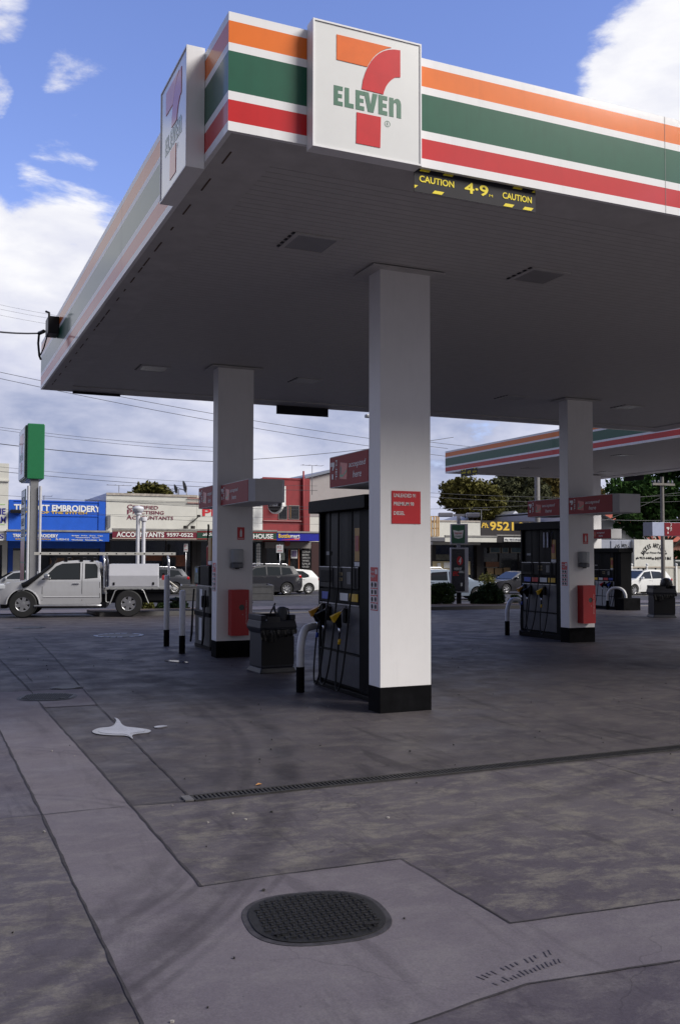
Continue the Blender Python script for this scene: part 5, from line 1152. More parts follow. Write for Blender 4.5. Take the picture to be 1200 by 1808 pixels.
letters('WEEKS OF', ob + u_ * .18 * w + z_ * .50 * h, u_, z_, .58 * w, .06 * h, STK, g, bold=.05, shear=.2); letters('DEALS', ob + u_ * .56 * w + z_ * .43 * h, u_, z_, .40 * w, .055 * h, STK, g, bold=.05, shear=.2)
letters('EPIC', ob + u_ * .08 * w + z_ * .36 * h, u_, z_, .48 * w, .11 * h, mat('epic_red', (.6, .02, .02), .3), g, bold=.06, shear=.2)
mb = MB(); flatpoly(mb, [(.68 * w, .12 * h), (.82 * w, .12 * h), (.82 * w, .20 * h), (.68 * w, .20 * h)], ob, u_, z_, .002); mb.obj('logo_mark', STK, g)
mb = MB(); fbox(mb, 800, 907.5, 822, 911.5, .03, .1); mb.obj('lamp_arm', sp_, t)
mb = MB(); fbox(mb, 774, 905, 799, 912.5, -.1, .28); mb.obj('lamp_head', sp_, t, bevel=.03)
mb = MB(); fbox(mb, 823, 905.5, 846, 913, -.1, .28); mb.obj('lamp_head', sp_, t, bevel=.03)
# ---------------------------------------------------------------- shops across the road
YS, YA = 62.8, 60.4
def fx(px, Y=YS, py=930): return PY(px, py, Y).x
def fz(px, py, Y=YS): return PY(px, py, Y).z
UX, UZ = Vector((1, 0, 0)), Vector((0, 0, 1))
BASEZ = -.47
SHOPG = mat('shop_glass', (.018, .019, .022), .08, spec=.7, var=.3, vscale=1); DKW = mat('dark_woodwork', (.03, .025, .022), .5, var=.2)
def shop(name, label, px0, px1, top, mats, depth=9., Y=YS, low=None, zlow=2.75, piers=()):
    """walls with a recessed dark shopfront below zlow"""
    x0, x1 = fx(px0, Y), fx(px1, Y); t = wthing(name, label, 'shop', ((x0 + x1) / 2, Y + depth / 2, BASEZ))
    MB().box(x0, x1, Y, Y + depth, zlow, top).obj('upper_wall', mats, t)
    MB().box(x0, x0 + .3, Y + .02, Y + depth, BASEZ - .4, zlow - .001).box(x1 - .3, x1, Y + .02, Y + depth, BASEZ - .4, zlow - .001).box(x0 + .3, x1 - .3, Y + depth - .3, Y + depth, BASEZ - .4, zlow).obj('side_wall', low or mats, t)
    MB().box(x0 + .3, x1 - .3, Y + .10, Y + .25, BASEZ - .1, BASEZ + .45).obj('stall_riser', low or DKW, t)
    MB().box(x0 + .3, x1 - .3, Y + .30, Y + .34, BASEZ + .45, zlow - .001).obj('shop_window', SHOPG, t)
    n = max(2, int((x1 - x0) / 1.7)); 
    for k in range(1, n):
        x = x0 + (x1 - x0) * k / n; MB().box(x - .035, x + .035, Y + .22, Y + .299, BASEZ + .451, zlow - .002).obj('mullion', DKW, t)
    xd = x0 + (x1 - x0) * .62
    d = MB().box(xd, xd + .95, Y + .20, Y + .26, BASEZ, BASEZ + 2.1).obj('door', DKW, t)
    MB().box(xd + .1, xd + .85, Y + .185, Y + .199, BASEZ + .5, BASEZ + 1.95).obj('door_pane', SHOPG, d)
    return t, x0, x1
def awning(name, label, px0, px1, py0, py1, face, roofm, Y0=YA, Y1=YS, lab=None):
    x0, x1 = fx(px0, Y0), fx(px1, Y0); pm = (px0 + px1) / 2; z1, z0 = fz(pm, py0, Y0), fz(pm, py1, Y0)
    t = wthing(name, label, 'awning', ((x0 + x1) / 2, Y0, z0), 'shop awnings across the road')
    MB().box(x0, x1, Y0, Y0 + .08, z0, z1).obj('fascia_board', face, t)
    MB().box(x0 + .01, x1 - .01, Y0 + .081, Y1 - .01, z1 - .22, z1 - .14).obj('awning_roof', roofm, t)
    MB().box(x0 - .02, x1 + .02, Y0 - .06, Y0 + .079, z1 + .003, z1 + .11).obj('gutter', mat('gutter_grey', (.26, .25, .24), .6, var=.3, vscale=3), t)
    MB().box(x0 + .02, x1 - .02, Y0 + .081, Y1 - .01, z0 + .02, z0 + .06).obj('awning_soffit', mat('awning_soffit', (.16, .16, .17), .7), t)
    return t, x0, x1, z0, z1
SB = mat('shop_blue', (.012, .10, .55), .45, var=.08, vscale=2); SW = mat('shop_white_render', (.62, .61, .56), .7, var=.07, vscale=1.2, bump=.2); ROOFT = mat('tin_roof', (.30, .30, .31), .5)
MAR = mat('awning_maroon', (.16, .012, .03), .45); DGR = mat('awning_green', (.012, .055, .035), .45); BRK = mat('red_brick', (.26, .030, .035), .65, var=.12, vscale=3)
MART = mat('sign_blue', (.015, .02, .32), .4); CREAM = mat('cream_trim', (.5, .44, .36), .5); LET = mat('letter_white', (.80, .80, .78), .5); LETY = mat('letter_yellow', (.80, .52, .06), .5); LETM = mat('letter_maroon', (.17, .02, .05), .5); LETR = mat('letter_red', (.55, .02, .03), .5); LETN = mat('letter_navy', (.03, .03, .25), .5); LIME = mat('line_green', (.35, .55, .22), .5)
GRW = mat('grey_render', (.36, .33, .33), .7, var=.05, vscale=1)
def L(body, px0, px1, py, ht, Y, m, parent, bold=.03, **k):
    """lettering on a shop face between two sight lines, baseline at py"""
    a = PY(px0, py, Y - .006); w = fx(px1, Y - .006, py) - a.x
    return letters(body, a, UX, UZ, w, ht, m, parent, bold=bold, ext=.02, **k)
def H_(px, n, Y=YS): return n * (Y / (ray(px, 930).y)) / FPX      # n photo pixels up, in metres there
# white shop, far left
t, x0, x1 = shop('white_shop', 'white rendered shop with green-lined painted letters at the far left', -75, 14.5, fz(5, 818), SW, zlow=2.4)
L('HOME', -30, 10.5, 908, H_(0, 11.5), YS, LETN, t); L('TEAM', -22, 11, 923, H_(0, 11.5), YS, LETN, t)
for py in (890, 925.5): MB().box(fx(-60), fx(9), YS - .02, YS - .001, fz(0, py + 1), fz(0, py)).obj('green_line', LIME, t)
MB().box(x0, x1 + .03, YS - .12, YS - .001, fz(5, 850), fz(5, 847)).obj('cornice', SW, t)
t, a0, a1, z0, z1 = awning('shop_awning', 'white awning board lettered S beside the blue embroidery awning', -75, 12, 940, 954, LET, ROOFT)
L('CAKES', -48, 7, 950.5, H_(0, 8, YA), YA, LETN, t)
# blue embroidery shop
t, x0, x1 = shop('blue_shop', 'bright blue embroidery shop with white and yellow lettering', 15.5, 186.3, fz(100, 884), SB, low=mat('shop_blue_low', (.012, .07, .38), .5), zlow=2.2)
L('TRICOTT EMBROIDERY', 25, 178, 901.5, H_(100, 11.5), YS, LET, t, bold=.07); L('KINGS OF THE STITCH', 34, 154, 906, H_(100, 4.2), YS, LETY, t, bold=.05)
for py in (885.5, 910.5): MB().box(x0 + .3, x1 - .3, YS - .05, YS - .001, fz(100, py + .7), fz(100, py)).obj('string_course', SB, t)
MB().box(x1 - .45, x1 - .02, YS - .06, YS - .001, 2.6, fz(180, 885) + .05).obj('corner_pilaster', SB, t)
MB().box(x0 + .1, x0 + .75, YS - .45, YS - .001, fz(20, 906), fz(20, 900)).obj('air_unit', BLACK, t)
MB().box(fx(20), fx(37), YS + .05, YS + .2, BASEZ + .1, fz(28, 972)).obj('notice_board', mat('paper_cream', (.5, .48, .42), .6), t)
MB().box(fx(90), fx(130), YS + .05, YS + .2, BASEZ + .1, fz(110, 985)).obj('roller_door', mat('brown_board', (.16, .09, .05), .6), t)
MB().tube([(fx(82), YS + 3, fz(82, 882)), (fx(82), YS + 3, fz(82, 877))], .06).obj('roof_vent', DKW, t)
t, a0, a1, z0, z1 = awning('shop_awning', 'long blue awning board listing badges, polos and shirts', 12.5, 193.5, 939, 955.5, SB, ROOFT, YA - .2)
Yq = YA - .2; L('TRICOTT EMBROIDERY', 23, 103, 948.5, H_(60, 6, Yq), Yq, LET, t, bold=.06); L('KINGS OF THE STITCH', 28, 90, 953, H_(60, 2.5, Yq), Yq, LETY, t)
L('Ph: 9533 4110', 99, 122, 954, H_(60, 3.5, Yq), Yq, LET, t, bold=.05); L('·Badges  ·Polos  ·Shirts  ·Caps', 126, 182, 947, H_(60, 2.3, Yq), Yq, LET, t, bold=.05)
L('·Windcheaters  ·Aprons', 133, 176, 950.5, H_(60, 2.3, Yq), Yq, LET, t, bold=.05); L('·Workwear  ·Schoolwear  ·Etc.', 126, 182, 954.3, H_(60, 2.3, Yq), Yq, LET, t, bold=.05)
MB().box(a1 - .5, a1, Yq + .082, Yq + .5, z0 + .1, z1).obj('end_board', SB, t)
# white accountants' shop and its neighbour under the same parapet
t, x0, x1 = shop('white_shop', 'cream white shop with maroon accountants lettering on its parapet', 187.2, 347.6, fz(268, 873), SW, low=DKW)
MB().box(x0, x1, YS - .06, YS - .001, fz(268, 876), fz(268, 873) + .04).obj('parapet_cap', mat('weathered_cap', (.38, .34, .30), .8, var=.4, vscale=6), t)
for s_, pa, pb_, py in (('CERTIFIED', 225, 279.5, 898.7), ('PRACTISING', 225, 289.5, 907.6), ('ACCOUNTANTS', 224, 306, 917)):
    L(s_[0], pa, pa + 9, py, H_(268, 8), YS, LETM, t, bold=.02); L(s_[1:], pa + 10, pb_, py, H_(268, 6.2), YS, LETM, t, bold=.02)
MB().box(x0 + .02, x1 + 6.0, YS - .10, YS - .061, fz(268, 884.5), fz(268, 884)).obj('cable_run', DGREY, t)
mb = MB(); q = PY(341, 921, YS)
mb.tube([q, q + Vector((-.25, -.25, -.1)), q + Vector((-.55, -.3, -.45))], .04).tube([q, q + Vector((.3, -.3, .35))], .04).lathe([(.16, 0), (.16, .2)], (q.x - .6, q.y - .35, q.z - .5)).lathe([(.15, 0), (.15, .2)], (q.x - .1, q.y - .35, q.z - .5)).lathe([(.12, 0), (.12, .15)], (q.x + .3, q.y - .35, q.z + .3)).obj('security_camera', DKW, t)
q = PY(192, 918, YS); MB().box(q.x - .1, q.x + .1, q.y - .2, q.y - .001, q.z - .5, q.z + .3).obj('meter_box', STEEL, t)
for (a, b_, c_, d_, m_, nm) in ((257, 290, 975, 990, 'sign_brown', 'window_poster'), (292, 330, 980, 1000, 'sign_brown', 'window_poster')):
    MB().box(fx(a), fx(b_), YS + .26, YS + .295, fz(a, d_), fz(a, c_)).obj(nm, mat(m_, (.20, .07, .035), .6, var=.3), t)
t2, y0_, y1_ = shop('pizza_shop', 'cream white shop with a big red painted letter beside the left column', 348, 463.5, fz(405, 876.5), SW, low=DKW)
L('PIZZA', 357.5, 440, 911, H_(400, 13), YS, LETR, t2, bold=.05)
for py in (881, 889): MB().box(fx(330), fx(462), YS - .12, YS - .062, fz(400, py + 1), fz(400, py)).obj('pipe_run', mat('pipe_red', (.30, .05, .04), .5), t2)
MB().box(fx(440), fx(462.8), YS - .03, YS - .001, fz(450, 938), fz(450, 893)).obj('wall_panel', LET, t2)
t, a0, a1, z0, z1 = awning('shop_awning', 'maroon awning board with white accountants lettering', 199, 347.5, 936.5, 952.5, MAR, ROOFT)
L('ACCOUNTANTS', 206, 290, 948, H_(268, 9, YA), YA, LET, t, bold=.06); L('9597-0522', 294.5, 341, 947.7, H_(268, 7, YA), YA, LET, t, bold=.045)
for zz in (z0 + .03, z1 - .08): MB().box(a0, a1, YA - .02, YA - .001, zz, zz + .05).obj('trim_line', CREAM, t)
t, a0, a1, z0, z1 = awning('shop_awning', 'dark green awning board lettered HOUSE', 348.3, 488.5, 938, 953.5, DGR, ROOFT)
L('all Star', 358, 384, 946, H_(380, 5.5, YA), YA, LET, t, shear=.3); L('PIZZA', 392, 438, 949, H_(400, 8.5, YA), YA, LET, t, bold=.06); L('HOUSE', 447, 482, 951, H_(460, 8.5, YA), YA, LET, t, bold=.05)
for zz in (z0 + .03, z1 - .09): MB().box(a0, a1, YA - .02, YA - .001, zz, zz + .05).obj('trim_line', mat('trim_red', (.35, .04, .04), .5), t)
# red brick two storey building
t, x0, x1 = shop('red_brick_building', 'dark red painted building with upstairs window beside the grey warehouse', 464, 545, fz(505, 845), BRK, low=DKW, zlow=2.7)
MB().box(x0 - .05, x1 + .03, YS - .05, YS - .001, fz(505, 846.5), fz(505, 845) + .05).obj('parapet_cap', BRK, t)
MB().box(fx(535), x1 + .04, YS - .10, YS - .051, 2.9, fz(540, 846.6)).obj('corner_pilaster', BRK, t)
MB().tube([(fx(534), YS - .15, 3.0), (fx(534), YS - .15, fz(534, 832))], .07).obj('drain_pipe', BRK, t)
for a, b_ in ((491, 507), (509.5, 528)):
    f = MB().box(fx(a), fx(b_), YS - .04, YS - .002, fz(a, 917), fz(a, 892)).obj('window', mat('window_frame_grey', (.3, .26, .25), .5), t)
    MB().box(fx(a + .8), fx(b_ - .8), YS - .05, YS - .0405, fz(a, 916), fz(a, 893)).obj('pane', SHOPG, f)
    if a > 500: MB().box(fx(512), fx(512.7), YS - .055, YS - .0505, fz(a, 915), fz(a, 894)).obj('curtain_edge', mat('curtain_gold', (.4, .2, .05), .6), f)
MB().box(fx(464.5), fx(531), YS - .14, YS - .051, fz(500, 920.5), fz(500, 919)).obj('sill_course', mat('sill_pink', (.4, .2, .2), .6), t)
MB().box(fx(485), fx(499), YS - .6, YS - .5, fz(492, 895), fz(492, 859)).obj('white_panel', LET, t)
t = wthing('round_sign', 'oval black and white hanging sign on the red building', 'sign', (fx(487), YS - 1.2, fz(487, 890)))
cs = PY(487, 890, YS - 1.2); M_ = []
for rr_, m_, k, nm in ((1.0, LET, .0, 'sign_rim'), (.84, BLACK, -.10, 'sign_face')):
    R0 = fz(487, 873) - fz(487, 890); mb = MB(); mb.lathe([(R0 * rr_, -.09 + k), (R0 * rr_, .09 + k * .2)], (0, 0, 0), 1, 28)
    Mx = Matrix.Translation(cs) @ Matrix.Rotation(R(-62), 4, 'Z'); mb.v = [tuple(Mx @ Vector(v)) for v in mb.v]; mb.obj(nm, m_, t)
uu = Vector((math.cos(R(-62)), math.sin(R(-62)), 0)); nn_ = uu.cross(UZ)
letters('Pizza', cs + uu * -.35 + UZ * -.15 + nn_ * .195, uu, UZ, .7, .3, LET, t); letters('HOUSE', cs + uu * -.3 + UZ * .22 + nn_ * .195, uu, UZ, .6, .15, LETR, t)
MB().tube([cs + Vector((.1, .1, -.0)), Vector((cs.x + .7, YS, cs.z))], .03).obj('bracket', CREAM, t)
t, a0, a1, z0, z1 = awning('shop_awning', 'blue bottle shop awning with yellow and white lettering', 489, 568.5, 941, 955, MART, ROOFT)
L('Bottle', 491.5, 512, 949.5, H_(500, 7, YA), YA, LETY, t, bold=.04); L('mart', 512.7, 529, 949.2, H_(500, 5.4, YA), YA, LET, t, bold=.04); L('express', 519, 528.5, 952.3, H_(500, 1.7, YA), YA, LET, t)
mb = MB(); ya_ = YA - .02; mb.add([(fx(494, ya_), ya_, fz(494, 953.5, ya_)), (fx(529, ya_), ya_, fz(529, 953.5, ya_)), (fx(529, ya_), ya_, fz(529, 949.8, ya_))], [(0, 1, 2)]); mb.obj('red_swoosh', LETR, t, fix=False)
MB().box(a1, a1 + .05, YA, YS - .02, z0, z1).obj('end_board', mat('end_red', (.3, .02, .02), .5), t)
# things in front of the shop fronts
def board(name, label, cat, px0, px1, py0, py1, Y, m, frame=None):
    t = wthing(name, label, cat, (fx(px0, Y), Y, fz(px0, py1, Y)))
    b = MB().box(fx(px0, Y), fx(px1, Y), Y, Y + .05, fz(px0, py1, Y), fz(px0, py0, Y)).obj('panel', m, t)
    if frame:
        x0, x1, z0, z1 = fx(px0, Y), fx(px1, Y), fz(px0, py1, Y), fz(px0, py0, Y); f = .07
        MB().box(x0 - f, x1 + f, Y - .02, Y + .04, z1 + .001, z1 + f).box(x0 - f, x1 + f, Y - .02, Y + .04, z0 - f, z0 - .001).box(x0 - f, x0 - .001, Y - .02, Y + .04, z0, z1).box(x1 + .001, x1 + f, Y - .02, Y + .04, z0, z1).obj('frame', frame, t)
    return t, b
board('wall_sign', 'pale signboard over the bottle shop window', 'sign', 468, 549, 957, 968, YS - .1, mat('panel_grey', (.22, .20, .19), .6))
MB_ = MB().lathe([(.22, 0), (.22, .03)], (fx(507.5, YS - .14), YS - .14, fz(507, 959)), 1, 20).obj('disc_sign', mat('disc_red', (.25, .05, .03), .5)); tag(MB_, 'dull red disc on the pale signboard over the bottle shop', 'sign')
t, b = board('shop_poster', 'white poster with lavender picture in the bottle shop door', 'poster', 514, 525, 971, 986, YS - .05, LET); MB().box(fx(515, YS - .06), fx(524, YS - .06), YS - .062, YS - .051, fz(515, 983), fz(515, 972.5)).obj('picture', mat('lavender', (.22, .18, .32), .5), t)
t, b = board('shop_poster', 'tall pale poster beside the bottle shop parking sign', 'poster', 495, 503, 976, 989, YS - .05, mat('poster_pale', (.45, .5, .42), .6))
t, b = board('chalk_board', 'black chalkboard covered in white writing beside the bottle shop door', 'chalkboard', 532, 549, 971, 1003, YS - .05, BLACK)
rq = random.Random(4)
for k, s_ in enumerate(('COLD', 'BEERS', 'OPEN TO', 'WINES', 'SALE', 'OLD')): L(s_, 533.5, 547 - 2 * (k % 2), 976 + k * 5.2, H_(540, 3), YS - .05, mat('chalk', (.5, .5, .5), .8), t, bold=.0)
for px in (510, 527): MB_ = MB().box(fx(px, YS - .06), fx(px + 1.6, YS - .06), YS - .06, YS + .0, BASEZ, fz(px, 969)).obj('door_post', mat('timber_red', (.30, .08, .03), .5)); tag(MB_, 'orange timber door post, %s of the pair at the bottle shop' % ('left' if px < 520 else 'right'), 'post')
t, b = board('banner_sign', 'tall narrow banner of pale blots beside the left column', 'banner', 452, 461, 958, 1002, YS - .4, mat('banner_teal', (.03, .07, .09), .5))
mb = MB()
for k in range(8): mb.lathe([(.15, -.01), (.15, .0)], (fx(456.5, YS - .42), YS - .42, fz(456, 963 + k * 5)), 1, 10)
mb.obj('banner_pattern', LET, b)
board('wall_notice', 'dark red doorway panel of the shop left of the fuel pump', 'panel', 550, 566, 958, 1020, YS - .02, mat('dark_red_door', (.04, .012, .012), .5))
# small white shop and grey warehouse behind
t, x0, x1 = shop('small_white_shop', 'low cream shop front between the red building and the near pump', 545.5, 655, fz(600, 914), SW, low=DKW, Y=YS)
t = wthing('grey_warehouse', 'big pale grey warehouse rising behind the low cream shop', 'warehouse', (36, 80, BASEZ))
Yw = 74; xa, xb, xm = fx(540, Yw), fx(752, Yw), fx(665, Yw)
mb = MB(); mb.prism([(xa, BASEZ), (xb, BASEZ), (xb, fz(752, 842, Yw)), (xm, fz(665, 827, Yw)), (fx(585, Yw), fz(585, 835, Yw)), (xa, fz(540, 845, Yw))], 1, Yw, Yw + 20).obj('gable_wall', GRW, t)
mb = MB(); mb.prism([(xa - .2, fz(540, 845.5, Yw)), (fx(585, Yw), fz(585, 834.5, Yw) + .05), (xm, fz(665, 826, Yw) + .05), (xb, fz(752, 841, Yw) + .05), (xb, fz(752, 841, Yw) + .3), (xm, fz(665, 826, Yw) + .3), (fx(585, Yw), fz(585, 834.5, Yw) + .3), (xa - .2, fz(540, 844, Yw) + .1)], 1, Yw - .3, Yw + 20.2).obj('roof_sheet', mat('roof_blue_grey', (.20, .22, .28), .5), t)

# shops on the right of the nearest column
t, x0, x1 = shop('cream_shop', 'cream painted shop with flaking parapet right of the nearest column', 763, 847.3, fz(810, 919.5), SW, low=DKW, zlow=2.6)
MB().box(x0, x1 - .02, YS - .05, YS - .001, fz(810, 921.5), fz(810, 919.5) + .03).obj('parapet_cap', mat('weathered_cap', 0), t)
t, a0, a1, z0, z1 = awning('shop_awning', 'cream painted awning board peeling at its edges, right of the roadside sign', 785, 876, 948, 957, SW, ROOFT)
t, x0, x1 = shop('black_shop', 'black shop with big gold telephone number on its parapet', 847.5, 985, fz(905, 920), mat('shop_black', (.022, .018, .020), .5, var=.15), low=mat('shop_black', 0), zlow=2.4)
L('Ph.', 849, 862, 932, H_(855, 9), YS, LETY, t, bold=.03, shear=.3)
L('9521', 864, 906, 936.5, H_(885, 15.5), YS, LETY, t, bold=.05); L('·', 907.5, 910.5, 929, H_(885, 2.5), YS, LETY, t, bold=.05); L('0460', 913, 961, 937.5, H_(930, 15.5), YS, LETY, t, bold=.05)
t, a0, a1, z0, z1 = awning('shop_awning', 'black awning board under the gold telephone number', 876.5, 985, 947, 958, mat('shop_black', 0), ROOFT)
t, b = board('small_sign', 'small white sign with grey lettering on the black awning', 'sign', 889, 921, 949, 956, YA - .08, LET); L('Ph: 95210460', 891, 920, 954.5, H_(900, 3.5, YA), YA - .08, mat('letter_grey', (.2, .2, .22), .5), t, bold=0)
FRG = mat('gilt_frame', (.30, .20, .10), .5); CANV = mat('picture_sea', (.10, .16, .18), .5, var=.5, vscale=3)
for k, (a, b_, c_, d_, cv) in enumerate(((865, 881, 961, 975, CANV), (886, 896, 961, 975, CANV), (902, 920, 961, 975, CANV), (860, 869, 1004, 1012, FRG), (874, 884, 1005, 1013, FRG), (889, 898, 1004, 1013, FRG))):
    board('framed_picture', ['wide framed picture, leftmost of the upper row in the black shop window', 'narrow framed picture, middle of the upper row in the black shop window', 'wide framed picture at the right of the upper row in the black shop window', 'small framed picture, leftmost of the lower row in the black shop window', 'small framed picture, middle of the lower row in the black shop window', 'small framed picture at the right of the lower row in the black shop window'][k], 'picture', a, b_, c_, d_, YS + .1, cv, mat('frame_pale', (.36, .33, .27), .5) if k < 3 else FRG)
board('cardboard', 'plain brown board propped in the black shop window', 'board', 857, 880, 992, 1001, YS + .15, mat('brown_board2', (.22, .10, .05), .6))
board('shelf_board', 'cream yellow counter front below the cream shop window', 'counter', 763, 829, 991, 1015, YS - .02, mat('counter_cream', (.62, .52, .30), .6))
board('window_display', 'pale patterned display in the cream shop window', 'display', 764, 795, 979, 989, YS + .1, mat('display_pattern', (.14, .14, .11), .6, var=.6, vscale=5))
board('window_notice', 'white notice with yellow corner on the cream counter front', 'notice', 771.5, 777.5, 994, 1002, YS - .08, LET); board('window_notice', 'larger white notice on the cream counter front', 'notice', 783, 795, 993, 1003, YS - .08, LET)
# timber scaffolding beside the cream shop
t = wthing('timber_frame', 'raw timber wall frame standing on the awning beside the nearest column', 'frame', (fx(768), YA, 3))
TB = mat('raw_timber', (.55, .36, .16), .6, var=.15)
mb = MB(); Yt = YA + .3
for px in (756, 760, 765.5, 770, 773.5): mb.box(fx(px, Yt), fx(px, Yt) + .09, Yt, Yt + .1, fz(px, 947, Yt), fz(px, 911, Yt))
mb.obj('stud', TB, t)
mb = MB()
for py in (911, 921, 932, 946): mb.box(fx(750, Yt), fx(774.5, Yt), Yt + .101, Yt + .19, fz(765, py + 1.5, Yt), fz(765, py, Yt))
mb.obj('rail', TB, t)
tag(MB().box(fx(735, YA), fx(785, YA) - .02, YA, YS - .02, fz(770, 955.5, YA), fz(770, 948.5, YA)).obj('awning_deck', mat('awning_grey', (.12, .12, .14), .5)), 'dark grey awning carrying the raw timber frame', 'awning', 'shop awnings across the road')

# roofs behind the shops at the right
RWH = mat('roof_white', (.55, .56, .62), .45, var=.04); TILE = mat('terracotta_tiles', (.36, .085, .045), .7, var=.3, vscale=6, bump=.5, bscale=14)
t = wthing('gabled_roof_building', 'building with pale metal roof and small dormer gable behind the black shop', 'building', (fx(930, 70), 72, 0))
Yr = 70; xs0, xs1 = fx(855, Yr), fx(1040, Yr)
MB().box(xs0 + .2, xs1 - .2, Yr + .2, Yr + 9, -.6, fz(930, 922, Yr)).obj('wall', SW, t)
zr0, zr1 = fz(930, 922, Yr), fz(930, 905, Yr + 5)
MB().add([(xs0, Yr, zr0), (xs1, Yr, zr0), (xs1 - 1, Yr + 5, zr1), (xs0 + 1.6, Yr + 5, zr1), (xs0, Yr + 10, zr0), (xs1, Yr + 10, zr0)], [(0, 1, 2, 3), (4, 3, 2, 5), (0, 3, 4), (1, 5, 2), (0, 4, 5, 1)]).obj('metal_roof', RWH, t)
g0, g1, gm = fx(893, Yr), fx(918, Yr), fx(904, Yr); zt = fz(904, 904, Yr)
MB().prism([(g0, zr0 - .1), (g1, zr0 - .1), (gm, zt - .25)], 1, Yr - .3, Yr + 4).obj('gable', mat('gable_brown', (.14, .11, .09), .6), t)
MB().prism([(g0 - .3, zr0 - .1), (gm, zt - .20), (g1 + .3, zr0 - .1), (g1 + .3, zr0 + .12), (gm, zt + .08), (g0 - .3, zr0 + .12)], 1, Yr - .5, Yr + 4.2).obj('gable_roof', RWH, t)
t = wthing('white_roof_building', 'building with a big sloping white roof behind the antiques container', 'building', (fx(1080, 66), 66, 0))
Yr = 60; xa, xb = fx(1000, Yr), fx(1135, Yr)
MB().prism([(xa, -.7), (xb, -.7), (xb, fz(1132, 953, Yr)), (fx(1048, Yr), fz(1048, 905, Yr)), (xa, fz(1000, 905, Yr))], 1, Yr, Yr + 12).obj('wall', RWH, t)
MB().prism([(xb + .3, fz(1132, 956, Yr)), (xb + .3, fz(1132, 953, Yr) + .06), (fx(1048, Yr), fz(1048, 903, Yr) + .06), (xa, fz(1048, 903, Yr) + .06), (xa, fz(1048, 904, Yr) + .01), (fx(1048, Yr), fz(1048, 904, Yr) + .01)], 1, Yr - .3, Yr + 12.3).obj('roof_sheet', RWH, t)
t = wthing('tiled_house', 'house with terracotta tiled roof behind the big leafy tree', 'house', (fx(1160, 72), 74, 0))
Yr = 70; xa, xb = fx(1050, Yr), fx(1290, Yr); ze, zr = fz(1150, 956, Yr), fz(1150, 902, Yr + 5)
MB().box(xa + .6, xb - .6, Yr + .6, Yr + 10, -.8, ze - .02).obj('wall', mat('house_brick', (.30, .13, .09), .7, var=.2), t)
MB().add([(xa, Yr, ze), (xb, Yr, ze), (xb - 4, Yr + 5.3, zr), (xa + 4, Yr + 5.3, zr), (xa, Yr + 10.6, ze), (xb, Yr + 10.6, ze)], [(0, 1, 2, 3), (4, 3, 2, 5), (0, 3, 4), (1, 5, 2), (0, 4, 5, 1)]).obj('tiled_roof', TILE, t)
MB().bar((fx(1152, Yr), Yr - .1, fz(1140, 951, Yr)), (fx(1172, Yr), Yr + .5, fz(1172, 930, Yr)), .25, .15).obj('hip_cap', CREAM, t)
# antiques container and board fence
Yc = 50; t = wthing('antiques_container', 'white painted container lettered with antiques advertising and phone numbers', 'container', (fx(1150, Yc), Yc + 1.2, -.6))
CP = mat('container_white', (.66, .65, .60), .55, var=.12, vscale=2, bump=.1); CG = mat('container_grey', (.33, .35, .42), .5, var=.08)
xm = fx(1118, Yc); x1 = fx(1187, Yc); zt, zb = fz(1150, 953, Yc), -.55
MB().box(xm, x1, Yc, Yc + 2.4, zb, zt).obj('side_wall', CP, t, bevel=.02)
x00 = fx(1030, Yc)
MB().box(x00, xm - .01, Yc + .3, Yc + 2.4, zb, zt - .02).obj('end_section', CG, t)
d0 = fx(1082, Yc)
for a, b_ in ((d0, (d0 + xm) / 2 - .01), ((d0 + xm) / 2 + .01, xm - .04)): d = MB().box(a, b_, Yc + .24, Yc + .299, zb + .1, zt - .08).obj('door', CG, t, bevel=.01); MB().tube([((a + b_) / 2, Yc + .22, zb + .2), ((a + b_) / 2, Yc + .22, zt - .3)], .018).obj('lock_bar', STEEL, d)
def arc_text(s_, cx, cz, r, a0, a1, h, Y, m, parent):
    for k, ch in enumerate(s_):
        if ch == ' ': continue
        a = a0 + (a1 - a0) * k / (len(s_) - 1); u = Vector((math.sin(a), 0, -math.cos(a))); v = Vector((math.cos(a), 0, math.sin(a)))
        w = h * (.22 if ch in "I'" else .50); letters(ch, Vector((cx + r * math.cos(a), Y, cz + r * math.sin(a))) - u * (w / 2), u, v, w, h, m, parent, bold=.03, ext=.01)
cx, cz = fx(1152.5, Yc), fz(1150, 992, Yc)
arc_text("JACK'S ANTIQUES", cx, cz, H_(1150, 25, Yc), R(152), R(28), H_(1150, 8, Yc), Yc - .01, BLACK, t)
L('Top Prices Paid', 1137, 1168, 978.5, H_(1150, 4.5, Yc), Yc, DGREY, t, bold=0, shear=.3); L('ph 9521-6460', 1122, 1149, 988.5, H_(1150, 5.5, Yc), Yc, BLACK, t, bold=0); L('m 0419 303 861', 1150, 1183, 988.5, H_(1150, 5.5, Yc), Yc, BLACK, t, bold=0)
cx2 = fx(1101, Yc); Yd = Yc + .235
arc_text("JACK'S ANTIQUES", cx2, fz(1100, 986, Yd), H_(1100, 20, Yd), R(150), R(30), H_(1100, 6, Yd), Yd, BLACK, t)
L('Junk', 1093, 1100, 971, H_(1100, 2.6, Yd), Yd, BLACK, t, bold=0); L('9521-6460', 1102, 1115, 971, H_(1100, 2.6, Yd), Yd, BLACK, t, bold=0); L('Buy', 1092, 1097, 976.5, H_(1100, 2.6, Yd), Yd, BLACK, t, bold=0); L('0419 303 861', 1102, 1116, 976.5, H_(1100, 2.6, Yd), Yd, BLACK, t, bold=0)
Yf = 47; t = wthing('board_fence', 'cream board fence with white posts behind the right-hand white car', 'fence', (fx(1150, Yf), Yf, -.6))
zt = fz(1150, 1001, Yf); xa, xb = fx(1060, Yf), fx(1280, Yf)
